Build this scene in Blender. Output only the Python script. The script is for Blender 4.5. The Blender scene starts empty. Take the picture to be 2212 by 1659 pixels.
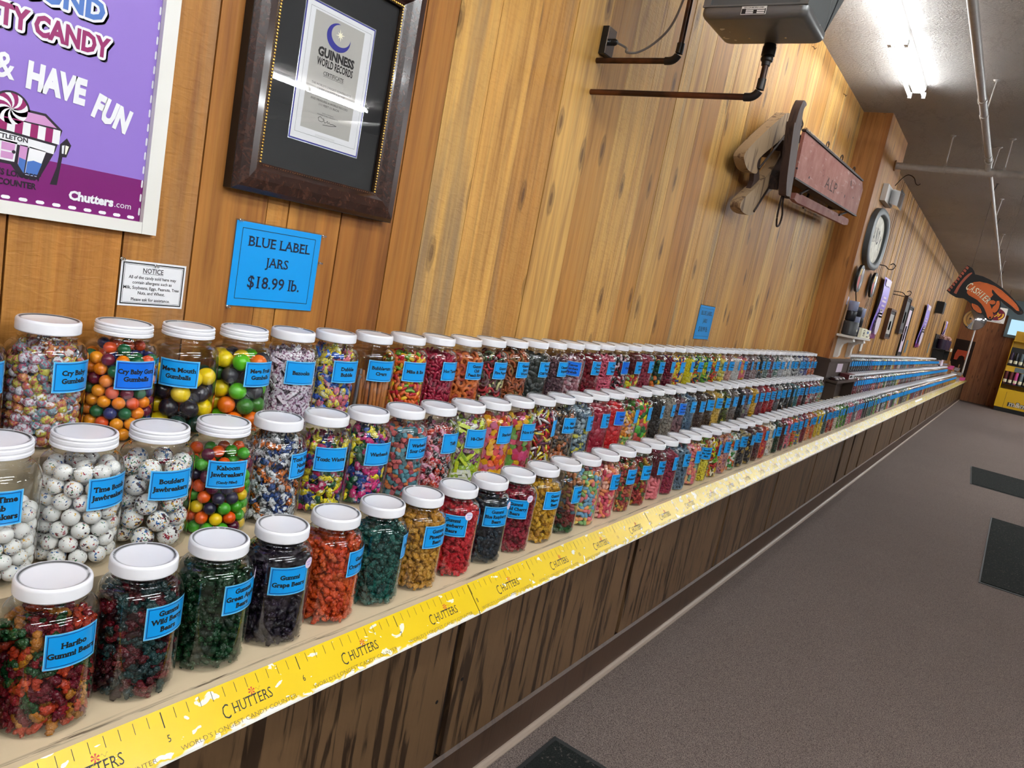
import bpy, bmesh, math, random
import numpy as np
from mathutils import Vector, Matrix
random.seed(7); NR=np.random.RandomState(11)
C=bpy.context.scene.collection
PI=math.pi; FT=.3048
EXPO=1.35
ZF=-.73      # floor
ZC=2.965     # ceiling
XW=-.615     # face of the panelled wall
YB=31.0      # far wall
# ------------------------------------------------------------------ materials
def srgb(r,g,b):
    f=lambda c:(c/255/12.92 if c/255<=.04045 else ((c/255+.055)/1.055)**2.4)
    return (f(r),f(g),f(b),1)
class NT:
    def __init__(s,name):
        s.m=bpy.data.materials.new(name); s.m.use_nodes=True; s.t=s.m.node_tree; s.t.nodes.clear()
        s.out=s.n('ShaderNodeOutputMaterial')
    def n(s,ty,**kw):
        n=s.t.nodes.new(ty)
        for k,v in kw.items():
            if k[0]=='_': setattr(n,k[1:],v)
            else:
                i=n.inputs[int(k[1:])] if k[0]=='i' and k[1:].isdigit() else n.inputs[k.replace('__',' ')]
                if hasattr(v,'is_output') or isinstance(v,bpy.types.NodeSocket): s.t.links.new(v,i)
                else: i.default_value=v
        return n
    def math(s,op,a,b=0.0,c=None,clamp=False):
        kw=dict(_operation=op,_use_clamp=clamp,i0=a,i1=b)
        if c is not None: kw['i2']=c
        return s.n('ShaderNodeMath',**kw).outputs[0]
    def mix(s,f,a,b,mode='MIX'):
        n=s.n('ShaderNodeMix',_data_type='RGBA',_blend_type=mode)
        for k,v in ((0,f),(6,a),(7,b)):
            if isinstance(v,bpy.types.NodeSocket): s.t.links.new(v,n.inputs[k])
            else: n.inputs[k].default_value=v
        return n.outputs[2]
    def ramp(s,f,stops,interp='LINEAR'):
        n=s.n('ShaderNodeValToRGB'); s.t.links.new(f,n.inputs[0]); cr=n.color_ramp; cr.interpolation=interp
        while len(cr.elements)>1: cr.elements.remove(cr.elements[-1])
        cr.elements[0].position=stops[0][0]; cr.elements[0].color=stops[0][1]
        for p,c in stops[1:]:
            e=cr.elements.new(p); e.color=c
        return n.outputs[0]
    def vec(s,scale,off=None,src='pos'):
        v=s.n('ShaderNodeNewGeometry').outputs['Position'] if src=='pos' else s.n('ShaderNodeTexCoord').outputs['Object']
        if off is not None: v=s.n('ShaderNodeVectorMath',_operation='ADD',i0=v,i1=off).outputs[0]
        return s.n('ShaderNodeVectorMath',_operation='MULTIPLY',i0=v,i1=scale).outputs[0]
    def noise(s,v,scale=1.0,detail=3.0,rough=.55,dist=0.0,out=0):
        return s.n('ShaderNodeTexNoise',Vector=v,Scale=scale,Detail=detail,Roughness=rough,Distortion=dist).outputs[out]
    def bsdf(s,color,rough=.5,metal=0.0,bump=None,bs=.2,bd=.002,spec=.5,coat=0.0,emit=None,es=0.0,sss=0.0):
        b=s.n('ShaderNodeBsdfPrincipled')
        for k,v in (('Base Color',color),('Roughness',rough),('Metallic',metal),('Specular IOR Level',spec),('Coat Weight',coat)):
            if isinstance(v,bpy.types.NodeSocket): s.t.links.new(v,b.inputs[k])
            else: b.inputs[k].default_value=v
        b.inputs['Coat Roughness'].default_value=.08
        if bump is not None:
            bn=s.n('ShaderNodeBump',Height=bump,Strength=bs,Distance=bd); s.t.links.new(bn.outputs[0],b.inputs['Normal'])
        if emit is not None:
            b.inputs['Emission Color'].default_value=emit; b.inputs['Emission Strength'].default_value=es
        return b.outputs[0]
    def fin(s,sh): s.t.links.new(sh,s.out.inputs[0]); return s.m
def flat(name,col,rough=.5,metal=0.0,**kw):
    t=NT(name); return t.fin(t.bsdf(col,rough,metal,**kw))
S=srgb
M={}
def wood_wall(name,lo,mid,hi,streak,knotc=S(70,35,12),rough=.55,grey=0.0,saw=1.0,gx=16.0,ps=1.0,sv=(60.,60.,1.6),sr=(.3,.55)):
    t=NT(name); at=t.n('ShaderNodeAttribute',_attribute_name='brnd').outputs
    r=at['Fac']; off=t.n('ShaderNodeCombineXYZ',X=t.math('MULTIPLY',r,37.0),Y=t.math('MULTIPLY',r,91.0),Z=t.math('MULTIPLY',r,53.0)).outputs[0]
    v=t.vec((gx,gx,1.1),off); n1=t.noise(v,1.3,4,.6,.6)
    v2=t.vec(sv,off); n2=t.noise(v2,1.0,3,.6)
    v3=t.vec((3.,3.,.55),off); n3=t.noise(v3,1.0,3,.5)
    base=t.ramp(r,[(0,lo),(.25,mid),(.5,hi),(.62,mid),(.8,hi),(1,lo)])
    g=t.ramp(n1,[(.3,(.62,.55,.5,1)),(.5,(.95,.95,.95,1)),(.7,(1.12,1.1,1.05,1))])
    c=t.mix(1.0,base,g,'MULTIPLY')
    g2=t.ramp(n2,[(sr[0],streak),(sr[1],(1,1,1,1))]); c=t.mix(.75,c,g2,'MULTIPLY')
    c=t.mix(t.math('MULTIPLY',t.math('SUBTRACT',n3,.42,clamp=True),2.2*ps,clamp=True),c,t.mix(1.0,c,(.78,.62,.48,1),'MULTIPLY'))
    # knots
    vp=t.n('ShaderNodeSeparateXYZ',i0=t.vec((1,1,1),off)).outputs; vk=t.n('ShaderNodeCombineXYZ',X=t.math('MULTIPLY',t.math('ADD',vp[0],vp[1]),4.4),Y=t.math('MULTIPLY',vp[2],1.5)).outputs[0]; nk=t.n('ShaderNodeTexVoronoi',_voronoi_dimensions='2D',_feature='F1',Vector=t.n('ShaderNodeVectorMath',_operation='ADD',i0=vk,i1=t.n('ShaderNodeVectorMath',_operation='SCALE',i0=t.noise(vk,3.0,2,out=1),Scale=.12).outputs[0]).outputs[0],Randomness=1.0,Scale=1.0)
    d=nk.outputs['Distance']
    sel=t.math('GREATER_THAN',t.n('ShaderNodeSeparateColor',i0=nk.outputs['Color']).outputs[0],.35)
    k1=t.math('MULTIPLY',sel,t.ramp(d,[(.035,(1,1,1,1)),(.075,(0,0,0,1))]))
    k2=t.math('MULTIPLY',sel,t.ramp(d,[(.05,(0,0,0,1)),(.08,(.8,.8,.8,1)),(.11,(0,0,0,1))]))
    c=t.mix(t.math('MULTIPLY',k1,.75),c,knotc); c=t.mix(t.math('MULTIPLY',k2,.6),c,S(60,30,10))
    if grey>0:
        vg=t.vec((5.,5.,.5),off); ng=t.noise(vg,1.0,4,.6)
        c=t.mix(t.math('MULTIPLY',t.math('GREATER_THAN',r,.72),t.ramp(ng,[(.5,(0,0,0,1)),(.68,(grey,grey,grey,1))])),c,S(112,98,84))
    # saw marks: short tilted ridges on some boards
    vs=t.vec((8.,26.,75.),off); ns=t.noise(vs,1.0,2,.5,.8)
    h=t.math('ADD',t.math('MULTIPLY',ns,t.math('MULTIPLY',t.math('GREATER_THAN',r,.45),saw)),t.math('MULTIPLY',n2,.7))
    c=t.mix(t.math('MULTIPLY',t.math('GREATER_THAN',r,.45),t.ramp(ns,[(.50,(0,0,0,1)),(.75,(.22*saw,.22*saw,.22*saw,1))])),c,t.mix(1.0,c,(.6,.48,.4,1),'MULTIPLY'))
    return t.fin(t.bsdf(c,rough,0,bump=h,bs=.55,bd=.0035,spec=.4))
M['pinedark']=wood_wall('pine_amber_shaded',S(158,102,42),S(174,118,50),S(190,134,62),(.80,.68,.55,1),grey=.6)  # browner near boards; light fading leftward is also put into their colour
M['pine']=wood_wall('pine',S(188,134,62),S(206,156,80),S(222,178,102),(.80,.68,.55,1),grey=.75)
M['barn']=wood_wall('barn',S(146,100,42),S(192,140,64),S(216,166,86),(.10,.06,.035,1),gx=9.0,ps=1.4,sv=(24.,24.,.5),sr=(.36,.47))
M['pilaster']=wood_wall('pilaster_pine',S(160,100,46),S(180,122,62),S(198,144,78),(.85,.75,.65,1),saw=0.0)
M['backwood']=wood_wall('back_wood',S(146,92,54),S(158,102,62),S(170,112,70),(.8,.7,.6,1))
def m_gap():
    return flat('seam_dark',S(38,20,9),.9)
M['seam']=m_gap()
def m_ceiling():
    t=NT('ceiling_plaster'); n=t.noise(t.vec((1,1,1)),55.0,4,.65); n2=t.noise(t.vec((1,1,1)),1.3,3,.5)
    c=t.mix(n2,S(190,184,180),S(210,204,198))
    # cracks and brown water stains
    cr=t.noise(t.vec((.8,.35,1)),1.2,6,.65,1.0); k=t.ramp(cr,[(.488,(0,0,0,1)),(.497,(.5,.5,.5,1)),(.506,(0,0,0,1))])
    c=t.mix(t.math('MULTIPLY',k,.35),c,S(90,70,58))
    return t.fin(t.bsdf(c,.9,0,bump=n,bs=1.0,bd=.035,spec=.2))
M['ceiling']=m_ceiling()
def m_carpet(name,a,b,sc=260.0,bs=.6):
    t=NT(name); n=t.noise(t.vec((1,1,1)),sc,2,.7); n2=t.noise(t.vec((1,1,1)),sc*.35,2,.6); n3=t.noise(t.vec((1,1,1)),1.6,4,.6)
    c=t.mix(t.ramp(n,[(.35,(0,0,0,1)),(.65,(1,1,1,1))]),a,b); c=t.mix(t.math('MULTIPLY',n3,.45),c,t.mix(1.0,c,(.7,.68,.66,1),'MULTIPLY'))
    c=t.mix(t.math('MULTIPLY',t.ramp(n2,[(.62,(0,0,0,1)),(.7,(1,1,1,1))]),.25),c,S(150,138,130))
    return t.fin(t.bsdf(c,.95,0,bump=n,bs=bs,bd=.006,spec=.15))
M['carpet']=m_carpet('carpet',S(64,55,51),S(148,133,126))
M['mat']=m_carpet('mat_pile',S(22,24,23),S(42,46,44),200.0,.8)
M['matrub']=flat('mat_rubber',S(36,38,38),.6)
def m_counterwood(name,a,b,dark,sx=22.0,dens=.56,rough=.45):
    t=NT(name); v=t.vec((sx,sx,1.8)); n=t.noise(v,1.0,4,.6,1.2); n2=t.noise(t.vec((90,90,5)),1.0,2,.6); n3=t.noise(t.vec((2,2,1)),1.0,2,.5)
    c=t.mix(n3,a,b); c=t.mix(t.ramp(n,[(dens-.05,(0,0,0,1)),(dens+.03,(.9,.9,.9,1))]),c,dark)
    c=t.mix(t.math('MULTIPLY',n2,.5),c,t.mix(1.0,c,(.55,.5,.45,1),'MULTIPLY'))
    return t.fin(t.bsdf(c,rough,0,bump=n2,bs=.25,bd=.001))
M['oak']=m_counterwood('dark_stained_oak',S(100,75,50),S(118,90,62),S(46,30,18))
M['stile']=flat('stile_dark',S(34,24,17),.55)
M['rail']=m_counterwood('rail_brown',S(70,50,36),S(80,58,42),S(58,40,28),8.0,.6,.35)
M['wains']=flat('wainscot_brown',S(62,46,36),.5)
def m_top():
    t=NT('worn_cream_plank'); n=t.noise(t.vec((14,1.2,8)),1.0,4,.6); c=t.mix(n,S(206,184,150),S(226,206,172))
    w=t.noise(t.vec((110,4.5,10)),1.0,4,.65,.3)
    x=t.n('ShaderNodeSeparateXYZ',i0=t.n('ShaderNodeNewGeometry').outputs['Position']).outputs[0]
    band=t.ramp(t.math('ABSOLUTE',t.math('ADD',x,.028)),[(.0,(1,1,1,1)),(.012,(0,0,0,1))])
    k=t.math('MULTIPLY',t.ramp(w,[(.545,(0,0,0,1)),(.575,(1,1,1,1))]),band)
    c=t.mix(k,c,S(52,38,28))
    c=t.mix(t.ramp(t.math('ABSOLUTE',t.math('ADD',x,.027)),[(.0,(.55,.55,.55,1)),(.0012,(0,0,0,1))]),c,S(120,98,74))
    return t.fin(t.bsdf(c,.42,0,bump=n,bs=.1,bd=.001))
M['top']=m_top()
def m_ruler():
    t=NT('yellow_ruler_vinyl'); g=t.n('ShaderNodeNewGeometry').outputs['Position']
    n=t.noise(t.vec((44,24,44)),1.0,3,.5,.4); big=t.noise(t.vec((.5,.5,.5)),1.0,1,.5)
    th=t.ramp(n,[(.645,(0,0,0,1)),(.655,(1,1,1,1))])
    x=t.n('ShaderNodeSeparateXYZ',i0=g).outputs
    yd=t.math('SUBTRACT',x[1],3.4); yd=t.math('MULTIPLY',yd,.09,clamp=True); yd=t.math('MINIMUM',yd,.11)
    th2=t.ramp(t.math('ADD',n,yd),[(.655,(0,0,0,1)),(.67,(1,1,1,1))])
    c=t.mix(t.noise(t.vec((8,5,8)),1.0,2,.5),S(224,188,20),S(234,202,36))
    c=t.mix(t.math('MULTIPLY',yd,4.2),c,S(234,212,110))
    c=t.mix(t.math('MAXIMUM',th,t.math('MULTIPLY',th2,.8)),c,S(240,236,214))
    edge=t.math('ADD',x[2],t.math('MULTIPLY',t.math('SUBTRACT',n,.5),.035)); c=t.mix(t.ramp(t.math('MULTIPLY',edge,-1.0),[(.0565,(0,0,0,1)),(.0585,(1,1,1,1))]),c,S(235,233,225))  # pale lower band: lamp reflection on the bend, painted into the colour
    return t.fin(t.bsdf(c,.27,0,bump=t.noise(t.vec((40,30,40)),1.0,3,.5),bs=.12,bd=.0015,spec=.6,coat=.3))
M['ruler']=m_ruler()
M['ink']=flat('black_ink',S(18,16,18),.5)
M['rulerink']=flat('faded_brown_ink',S(96,74,26),.45)
M['pepper']=flat('peppermint_red',S(196,64,24),.5)
M['navy']=flat('navy_ink',S(10,22,90),.5)
M['blue']=flat('blue_card',S(0,150,226),.35,coat=.25)
M['blue2']=flat('deep_blue_card',S(0,108,222),.35,coat=.25)
M['paleblue']=flat('laminate_edge',S(110,185,225),.2)
M['white']=flat('white_paper',S(226,226,228),.5)
M['lav']=flat('lavender_sticker',S(222,206,224),.4)
def m_lid():
    t=NT('white_lid'); o=t.n('ShaderNodeTexCoord').outputs['Object']; sp=t.n('ShaderNodeSeparateXYZ',i0=o).outputs
    r=t.math('SQRT',t.math('ADD',t.math('POWER',sp[0],2.0),t.math('POWER',sp[1],2.0)))
    w=t.noise(o,38.0,2,.6); oi=t.n('ShaderNodeObjectInfo').outputs['Random']
    nv=t.noise(t.n('ShaderNodeVectorMath',_operation='ADD',i0=o,i1=t.n('ShaderNodeCombineXYZ',X=t.math('MULTIPLY',oi,9.0)).outputs[0]).outputs[0],24.0,3,.7)
    ring=t.ramp(t.math('ABSOLUTE',t.math('SUBTRACT',r,.0512)),[(.0,(1,1,1,1)),(.0009,(1,1,1,1)),(.0014,(0,0,0,1))])
    k=t.math('MULTIPLY',ring,t.ramp(nv,[(.34,(.3,.3,.3,1)),(.42,(1,1,1,1))]))
    c=t.mix(t.math('MULTIPLY',w,.25),S(232,232,236),S(212,212,218)); c=t.mix(k,c,S(30,28,28))
    return t.fin(t.bsdf(c,.3,0,bump=w,bs=.05,bd=.001,spec=.5))
M['lid']=m_lid()
def m_glass(name='clear_glass',k=1.6,tint=(.94,.95,.945,1),rough=.02,mn=.045):
    t=NT(name); g=t.n('ShaderNodeNewGeometry').outputs
    dt=t.math('ABSOLUTE',t.n('ShaderNodeVectorMath',_operation='DOT_PRODUCT',i0=g['Normal'],i1=g['Incoming']).outputs['Value'])
    f=t.math('POWER',t.math('SUBTRACT',1.0,dt),5.0); f=t.math('MULTIPLY',t.math('ADD',t.math('MULTIPLY',f,1-mn),mn),k,clamp=True)
    tr=t.n('ShaderNodeBsdfTransparent',Color=tint).outputs[0]; gl=t.n('ShaderNodeBsdfGlossy',Roughness=rough,Color=(1,1,1,1)).outputs[0]
    return t.fin(t.n('ShaderNodeMixShader',i0=f,i1=tr,i2=gl).outputs[0])
M['glass']=m_glass(k=2.0,rough=.014,mn=.032)
M['pane']=m_glass('picture_glass',1.5,(.97,.97,.97,1),.01)
def m_candy():
    t=NT('candy'); r=t.n('ShaderNodeAttribute',_attribute_name='rnd').outputs['Fac']
    cs=[t.n('ShaderNodeAttribute',_attribute_name='c%d'%i,_attribute_type='OBJECT').outputs['Color'] for i in range(5)]
    patv=t.n('ShaderNodeAttribute',_attribute_name='pat',_attribute_type='OBJECT').outputs['Fac']; r5=t.math('MULTIPLY',r,t.math('SUBTRACT',1.0,t.math('MULTIPLY',t.math('GREATER_THAN',patv,.3),.2)))
    c=cs[0]
    for i in range(1,5): c=t.mix(t.math('GREATER_THAN',r5,.2*i),c,cs[i])
    pat=t.n('ShaderNodeAttribute',_attribute_name='pat',_attribute_type='OBJECT').outputs['Fac']
    h=t.math('FRACT',t.math('MULTIPLY',r,57.0)); c=t.mix(t.math('MULTIPLY',h,.35),c,t.mix(1.0,c,(.55,.5,.5,1),'MULTIPLY'))
    nz=t.noise(t.vec((1,1,1)),170.0,1,.5); n2=t.noise(t.vec((1,1,1)),80.0,1,.5)
    c=t.mix(t.math('MULTIPLY',pat,t.ramp(nz,[(.52,(0,0,0,1)),(.56,(1,1,1,1))])),c,cs[4])
    c=t.mix(t.math('MULTIPLY',pat,t.ramp(n2,[(.60,(0,0,0,1)),(.64,(1,1,1,1))])),c,(.75,.75,.78,1))
    ro=t.n('ShaderNodeAttribute',_attribute_name='rough',_attribute_type='OBJECT').outputs['Fac']
    lm=t.n('ShaderNodeAttribute',_attribute_name='lump',_attribute_type='OBJECT').outputs['Fac']
    return t.fin(t.bsdf(c,ro,0,spec=.5,bump=t.math('MULTIPLY',lm,t.noise(t.vec((1,1,1)),150.0,2,.6)),bs=1.0,bd=.006))
M['candy']=m_candy()
def m_speck():
    t=NT('speckled_jawbreaker'); v=t.n('ShaderNodeTexCoord').outputs['Object']
    oi=t.n('ShaderNodeObjectInfo').outputs['Random']
    v=t.n('ShaderNodeVectorMath',_operation='ADD',i0=t.n('ShaderNodeNewGeometry').outputs['Position'],i1=t.n('ShaderNodeCombineXYZ',X=t.math('MULTIPLY',oi,9.0)).outputs[0]).outputs[0]
    c=S(228,226,222); a=t.n('ShaderNodeAttribute',_attribute_name='speck',_attribute_type='OBJECT').outputs['Fac']
    first=True
    for i,col in enumerate((S(150,20,50),S(214,160,20),S(30,90,150),S(40,110,70),S(60,30,40))):
        n=t.noise(t.n('ShaderNodeVectorMath',_operation='ADD',i0=v,i1=(3.1*i,1.7*i,0)).outputs[0],150.0 if i%2 else 110.0,3,.6)
        n0=t.noise(t.n('ShaderNodeVectorMath',_operation='ADD',i0=v,i1=(1.1*i,4.7*i,0)).outputs[0],26.0,1,.5)
        th=t.math('SUBTRACT',t.math('ADD',n,t.math('MULTIPLY',t.math('SUBTRACT',n0,.5),.35)),t.math('SUBTRACT',.70,a))
        c=t.mix(t.math('MULTIPLY',th,60.0,clamp=True),c,col)
    return t.fin(t.bsdf(c,.3,0,spec=.4))
M['speck']=m_speck()
def m_far():
    t=NT('far_candy'); g=t.n('ShaderNodeNewGeometry').outputs['Position']; sp=t.n('ShaderNodeSeparateXYZ',i0=g).outputs
    w=t.n('ShaderNodeTexWhiteNoise',_noise_dimensions='3D',Vector=t.n('ShaderNodeCombineXYZ',X=t.math('FLOOR',t.math('DIVIDE',sp[1],.1545)),Y=t.math('FLOOR',t.math('DIVIDE',sp[0],.19))).outputs[0]).outputs[0]
    cols=[S(70,20,22),S(180,60,50),S(196,150,110),S(60,40,30),S(120,140,120),S(200,180,60),S(90,30,60),S(220,190,170),S(40,50,60),S(150,90,50)]
    c=t.ramp(w,[(i/10,cc) for i,cc in enumerate(cols)],'CONSTANT')
    n=t.noise(t.vec((1,1,1)),120.0,1,.5); c=t.mix(t.ramp(n,[(.5,(0,0,0,1)),(.6,(1,1,1,1))]),c,t.mix(1.0,c,(.35,.35,.35,1),'MULTIPLY'))
    return t.fin(t.bsdf(c,.5))
M['farcandy']=m_far()
def m_tube(n,k): t=NT(n); return t.fin(t.n('ShaderNodeEmission',Color=(.93,.975,1,1),Strength=k).outputs[0])
M['tube']=m_tube('lit_tube',60.0); M['tubesoft']=m_tube('lit_tube_older',16.0); M['tubeadded']=m_tube('lit_tube_added',30.0)
M['day']=(lambda t:t.fin(t.n('ShaderNodeEmission',Color=(.5,.78,1,1),Strength=.42).outputs[0]))(NT('daylight'))
M['fixture']=flat('fixture_enamel',S(214,214,212),.4)
M['pipe']=(lambda t:t.fin(t.bsdf(t.mix(t.noise(t.vec((30,30,30)),1.0,3,.6),S(172,166,162),S(204,200,196)),.45)))(NT('painted_pipe'))
M['chrome']=flat('polished_metal',S(225,225,228),.12,1.0)
M['gold']=flat('gilt',S(214,170,84),.3,1.0)
M['goldd']=flat('gilt_shade_bead',S(52,34,12),.4,.3)
def m_burl():
    t=NT('burl_veneer'); n=t.noise(t.vec((1,1,1)),42.0,5,.65,1.5); n2=t.noise(t.vec((1,1,1)),9.0,3,.6)
    c=t.ramp(n,[(.3,S(20,11,9)),(.5,S(56,31,22)),(.7,S(80,49,35))]); c=t.mix(t.math('MULTIPLY',n2,.6),c,S(40,24,20))
    return t.fin(t.bsdf(c,.25,0,coat=.4))
M['burl']=m_burl()
M['blackm']=flat('black_mat_board',S(16,17,19),.6)
M['black']=flat('black_plastic',S(14,14,15),.4)
M['grey']=flat('light_grey_paper',S(176,173,166),.5)
M['whiteframe']=(lambda t:t.fin(t.bsdf(t.mix(t.noise(t.vec((40,6,6)),1.0,2,.5),S(214,212,204),S(228,226,220)),.5)))(NT('whitewashed_wood'))
M['purple']=flat('purple_print',S(142,112,196),.35)
M['magenta']=flat('magenta_print',S(118,18,104),.35)
M['plum']=flat('plum_print',S(146,22,96),.35)
M['pblue']=flat('blue_print',S(70,112,184),.35)
M['pink']=flat('pink_print',S(198,140,190),.4)
M['shade']=flat('grey_drop_print',S(70,62,92),.4)
M['dblack']=flat('print_black',S(28,14,30),.4)
M['certblue']=flat('royal_blue_print',S(34,34,140),.35)
M['cream']=flat('cream_print',S(246,242,214),.5)
def m_metalpaint():
    t=NT('grey_hammered_enamel'); n=t.noise(t.vec((1,1,1)),7.0,4,.6); c=t.mix(n,S(98,98,98),S(122,122,120))
    ch=t.noise(t.vec((1,1,1)),17.0,2,.6); c=t.mix(t.ramp(ch,[(.70,(0,0,0,1)),(.71,(1,1,1,1))]),c,S(200,200,200))
    return t.fin(t.bsdf(c,.32,.35,bump=n,bs=.05))
M['enamel']=m_metalpaint()
M['heaterdark']=flat('dark_grey_shroud',S(84,86,86),.5)
M['copper']=(lambda t:t.fin(t.bsdf(t.mix(t.ramp(t.noise(t.vec((6,6,6)),1.0,4,.6),[(.4,(0,0,0,1)),(.6,(1,1,1,1))]),S(54,36,28),S(104,64,42)),.35,.6)))(NT('tarnished_copper'))
M['fitting']=flat('dark_iron_fitting',S(44,40,38),.4,.5)
M['cord']=flat('grey_cord',S(120,112,104),.6)
def m_redpaint():
    t=NT('faded_red_paint'); n=t.noise(t.vec((5,5,5)),1.0,5,.65); n2=t.noise(t.vec((30,7,30)),1.0,4,.6)
    c=t.mix(t.ramp(n,[(.35,(0,0,0,1)),(.65,(1,1,1,1))]),S(142,78,66),S(166,112,98)); c=t.mix(t.ramp(n2,[(.6,(0,0,0,1)),(.7,(.6,.6,.6,1))]),c,S(190,160,150))
    k=t.noise(t.vec((14,9,14)),1.0,1,.5); c=t.mix(t.ramp(k,[(.73,(0,0,0,1)),(.74,(1,1,1,1))]),c,S(50,30,26))
    return t.fin(t.bsdf(c,.7,bump=n2,bs=.2))
M['redpaint']=m_redpaint()
M['oldwood']=m_counterwood('aged_wood',S(158,130,98),S(176,148,112),S(96,70,48),14.0,.6,.7)
M['darkwood']=m_counterwood('dark_aged_wood',S(66,46,40),S(78,56,48),S(38,26,24),14.0,.6,.6)
M['iron']=flat('rusty_iron',S(58,44,38),.6,.4)
M['rope']=flat('dark_rope',S(46,30,22),.9)
M['orange']=flat('orange_paint',S(214,104,44),.45)
M['orange2']=flat('terracotta_paint',S(176,92,70),.5)
M['burgundy']=flat('burgundy_print',S(110,10,40),.4)
M['yellow']=flat('yellow_enamel',S(232,184,10),.35)
M['lemon']=flat('yellow_print',S(228,180,50),.4)
M['gunmetal']=flat('slate_rim',S(72,78,82),.45)
M['aged']=(lambda t:t.fin(t.bsdf(t.mix(t.ramp(t.noise(t.vec((9,9,9)),1.0,4,.6),[(.4,(0,0,0,1)),(.62,(1,1,1,1))]),S(196,188,168),S(228,222,206)),.5)))(NT('aged_white_panel'))
M['card']=flat('brown_card',S(150,104,60),.8)
M['pinkcard']=flat('pink_card',S(198,70,140),.5)
M['foil']=flat('silver_foil',S(200,205,215),.2,.7)
M['mug']=flat('charcoal_glaze',S(64,66,70),.35)
M['redp']=flat('red_print',S(200,40,24),.35)
M['whitep']=flat('white_enamel',S(222,218,212),.4)
M['violet']=flat('violet_print',S(150,130,220),.4)
M['licorice']=flat('red_licorice',S(110,36,44),.4)
M['orangered']=flat('orange_red_plastic',S(200,74,36),.5)
M['mugdark']=flat('dark_glaze',S(34,36,44),.3)
M['violetmug']=flat('pale_violet_glaze',S(140,148,178),.3)
M['chocfoil']=flat('dark_brown_foil',S(52,26,26),.2,.3)
M['maroonc']=flat('maroon_card',S(96,30,34),.5)
M['oldwood2']=flat('brown_frame_wood',S(84,48,26),.5)
M['tinpurple']=flat('dark_purple_tin',S(50,34,60),.35)
M['peachpink']=flat('peach_pink_candy',S(206,160,150),.5)
M['greywall']=flat('grey_painted_wall',S(120,116,112),.6)
M['greycard']=flat('blue_grey_card',S(96,112,118),.6)
# ------------------------------------------------------------------ mesh helpers
class MB:
    def __init__(s): s.v=[]; s.f=[]; s.m=[]; s.a=[]; s.cur=0; s.an=None
    def add(s,V,F,mi=None,a=0.0):
        b=len(s.v); s.v.extend(tuple(map(float,p)) for p in V)
        for f in F: s.f.append(tuple(b+i for i in f)); s.m.append(s.cur if mi is None else mi)
        s.a.extend([a]*len(V)); return s
    def box(s,x0,x1,y0,y1,z0,z1,mi=None,a=0.0):
        V=[(x,y,z) for x in (x0,x1) for y in (y0,y1) for z in (z0,z1)]
        return s.add(V,[(0,1,3,2),(4,6,7,5),(0,4,5,1),(2,3,7,6),(0,2,6,4),(1,5,7,3)],mi,a)
    def poly(s,pts,d,mi=None):
        """closed polygon pts (3d, planar) pushed by vector d"""
        n=len(pts); V=[tuple(p) for p in pts]+[(p[0]+d[0],p[1]+d[1],p[2]+d[2]) for p in pts]
        F=[tuple(range(n)),tuple(range(2*n-1,n-1,-1))]+[(i,n+i,n+(i+1)%n,(i+1)%n) for i in range(n)]
        return s.add(V,F,mi)
    def lathe(s,prof,seg=32,ax='z',o=(0,0,0),mi=None):
        V=[];F=[];n=len(prof)
        for k in range(seg):
            c,q=math.cos(2*PI*k/seg),math.sin(2*PI*k/seg)
            for r,h in prof:
                if ax=='z': p=(r*c,r*q,h)
                elif ax=='y': p=(r*q,h,r*c)
                else: p=(h,r*c,r*q)
                V.append((p[0]+o[0],p[1]+o[1],p[2]+o[2]))
        for k in range(seg):
            k2=(k+1)%seg
            for i in range(n-1):
                f=[k*n+i,k2*n+i,k2*n+i+1,k*n+i+1]
                if prof[i][0]<1e-6: f=[k*n+i,k2*n+i+1,k*n+i+1]
                elif prof[i+1][0]<1e-6: f=[k*n+i,k2*n+i,k*n+i+1]
                F.append(tuple(f))
        return s.add(V,F,mi)
    def tube(s,path,r,seg=10,mi=None,cap=True,closed=False):
        P=[Vector(p) for p in path]; n=len(P); V=[];F=[]
        R=r if isinstance(r,(list,tuple)) else [r]*n
        up=Vector((0,0,1)); 
        for i in range(n):
            a=P[(i-1)%n] if (i>0 or closed) else P[i]; b=P[(i+1)%n] if (i<n-1 or closed) else P[i]
            t=(b-a).normalized()
            u=up.cross(t)
            if u.length<.2: u=Vector((1,0,0)).cross(t)
            u.normalize(); w=t.cross(u)
            for k in range(seg):
                an=2*PI*k/seg; q=P[i]+(u*math.cos(an)+w*math.sin(an))*R[i]; V.append(q)
        for i in range(n if closed else n-1):
            j=(i+1)%n
            for k in range(seg):
                k2=(k+1)%seg; F.append((i*seg+k,i*seg+k2,j*seg+k2,j*seg+k))
        if cap and not closed:
            F.append(tuple(range(seg-1,-1,-1))); F.append(tuple((n-1)*seg+k for k in range(seg)))
        return s.add(V,F,mi)
    def build(s,name,mats,parent=None,smooth=False,loc=None,angle=None):
        me=bpy.data.meshes.new(name); me.from_pydata(s.v,[],s.f)
        if not isinstance(mats,(list,tuple)): mats=[mats]
        for m in mats: me.materials.append(M[m] if isinstance(m,str) else m)
        if len(mats)>1: me.polygons.foreach_set('material_index',s.m)
        if s.an:
            at=me.attributes.new(s.an,'FLOAT','POINT'); at.data.foreach_set('value',s.a)
        bm=bmesh.new(); bm.from_mesh(me); bmesh.ops.recalc_face_normals(bm,faces=bm.faces)
        if smooth:
            lim=math.radians(angle or 40)
            for f in bm.faces: f.smooth=True
            for e in bm.edges:
                if len(e.link_faces)==2 and e.calc_face_angle(0)>lim: e.smooth=False
        bm.to_mesh(me); bm.free(); me.update()
        o=bpy.data.objects.new(name,me); C.objects.link(o)
        if loc is not None: o.location=loc
        if parent is not None: o.parent=parent
        return o
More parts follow.
